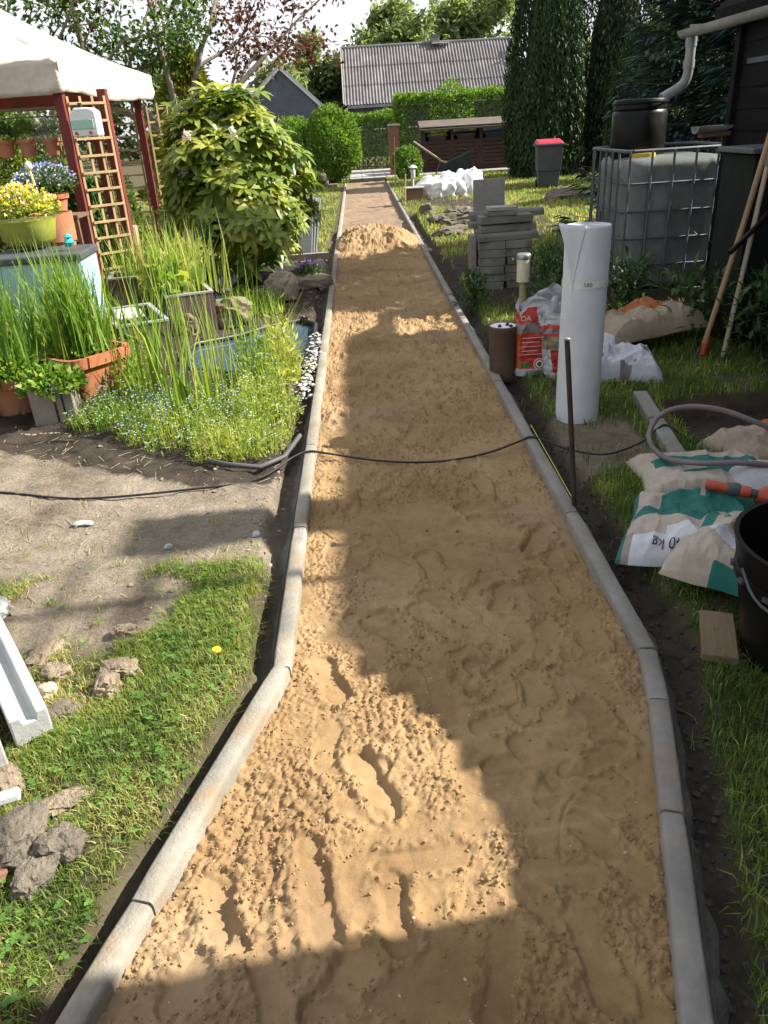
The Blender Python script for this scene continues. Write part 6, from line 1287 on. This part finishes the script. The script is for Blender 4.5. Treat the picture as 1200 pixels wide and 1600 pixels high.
MB().tube([(-.2, BD, R0+.06), (BW+.1, BD, R0+.06)], .1, 8).build('ridge_cap', corr, t); MB().bar((-.2, -.1, E0), (-.2, BD, R0), .06, .2).build('bargeboard', M('silver_wood', (.4, .37, .33), (.3, .28, .25), 3, .9), t)
MB().box((5.3, BD, R0+.2), (.5, .5, .55)).build('chimney', M('grey_chimney', (.2, .17, .15), (.13, .11, .1), 5, .9), t); MB().box((5.6, BD-.35, R0+.02), (1.0, .35, .05)).build('flashing', wplast, t)
# slate-clad gable house further left
t = thing('gable_house', (-3.95, 50, -.03), 'dark slate-clad gable with white bargeboards left of the barn', 'house'); gsl = M('slate_cladding', (.11, .125, .15), (.08, .09, .11), 2, .7)
MB().add([(-3.6, 0, 0), (2.5, 0, 0), (2.5, 0, 2.4), (0, 0, 4.7), (-2.9, 0, 2.4), (-3.6, 9, 0), (2.5, 9, 0), (2.5, 9, 2.4), (0, 9, 4.7), (-2.9, 9, 2.4)], [(0, 1, 2, 3, 4), (9, 8, 7, 6, 5), (1, 6, 7, 2), (5, 0, 4, 9)]).build('wall', gsl, t)
MB().bar((0, -.08, 4.78), (2.75, -.08, 2.25), .12, .2).bar((0, -.08, 4.78), (-3.1, -.08, 2.2), .12, .2).build('bargeboard', wplast, t)
MB().add([(0, -.2, 4.85), (2.8, -.2, 2.28), (2.8, 9.2, 2.28), (0, 9.2, 4.85), (-3.15, -.2, 2.25), (-3.15, 9.2, 2.25)], [(0, 1, 2, 3), (4, 0, 3, 5)]).build('roof', slate, t)
# trees far behind
TB = [(3.7, 62, 7.6, 'pale feathery tree between the two tallest trees'), (6.6, 59, 7.6, 'spreading tree just right of the barn chimney'), (2.2, 60, 7.6, 'light-leaved tree behind the left half of the barn roof'), (5.2, 60, 8.8, 'tallest feathery tree above the barn chimney'), (8.2, 62, 7.6, 'dense tree above the right half of the barn'), (10.8, 61, 6.2, 'tree at the right end of the barn roof'), (-2.2, 63, 6.0, 'dark tree between gable and barn'), (-.2, 64, 6.2, 'dark tree touching the left end of the barn'), (12.8, 50, 5.0, 'bluish tree beside the columnar conifer'), (-7, 60, 5.4, 'tree left of the gable house'), (-10.5, 58, 5.8, 'tree far left behind the plum tree')]
for i, (x, y, h, lab) in enumerate(TB):
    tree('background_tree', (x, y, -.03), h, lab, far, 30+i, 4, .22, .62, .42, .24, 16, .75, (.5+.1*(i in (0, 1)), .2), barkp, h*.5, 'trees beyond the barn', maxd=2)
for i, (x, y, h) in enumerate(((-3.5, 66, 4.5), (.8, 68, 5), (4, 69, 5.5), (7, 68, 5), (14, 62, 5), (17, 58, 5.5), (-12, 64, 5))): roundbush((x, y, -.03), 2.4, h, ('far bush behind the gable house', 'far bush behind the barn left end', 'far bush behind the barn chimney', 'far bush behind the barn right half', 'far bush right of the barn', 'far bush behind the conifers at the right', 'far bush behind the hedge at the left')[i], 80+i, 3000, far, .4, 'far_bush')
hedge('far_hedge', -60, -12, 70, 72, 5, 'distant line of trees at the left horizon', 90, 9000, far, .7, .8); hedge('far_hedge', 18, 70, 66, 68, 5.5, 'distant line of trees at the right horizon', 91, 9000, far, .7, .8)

SC.render.engine = 'CYCLES'; SC.cycles.max_bounces = 5; SC.cycles.diffuse_bounces = 3; SC.cycles.glossy_bounces = 2; SC.cycles.transmission_bounces = 3; SC.cycles.transparent_max_bounces = 6
SC.cycles.use_adaptive_sampling = True; SC.cycles.adaptive_threshold = .03; SC.cycles.use_denoising = True; SC.cycles.caustics_reflective = False; SC.cycles.caustics_refractive = False; SC.cycles.sample_clamp_indirect = 6
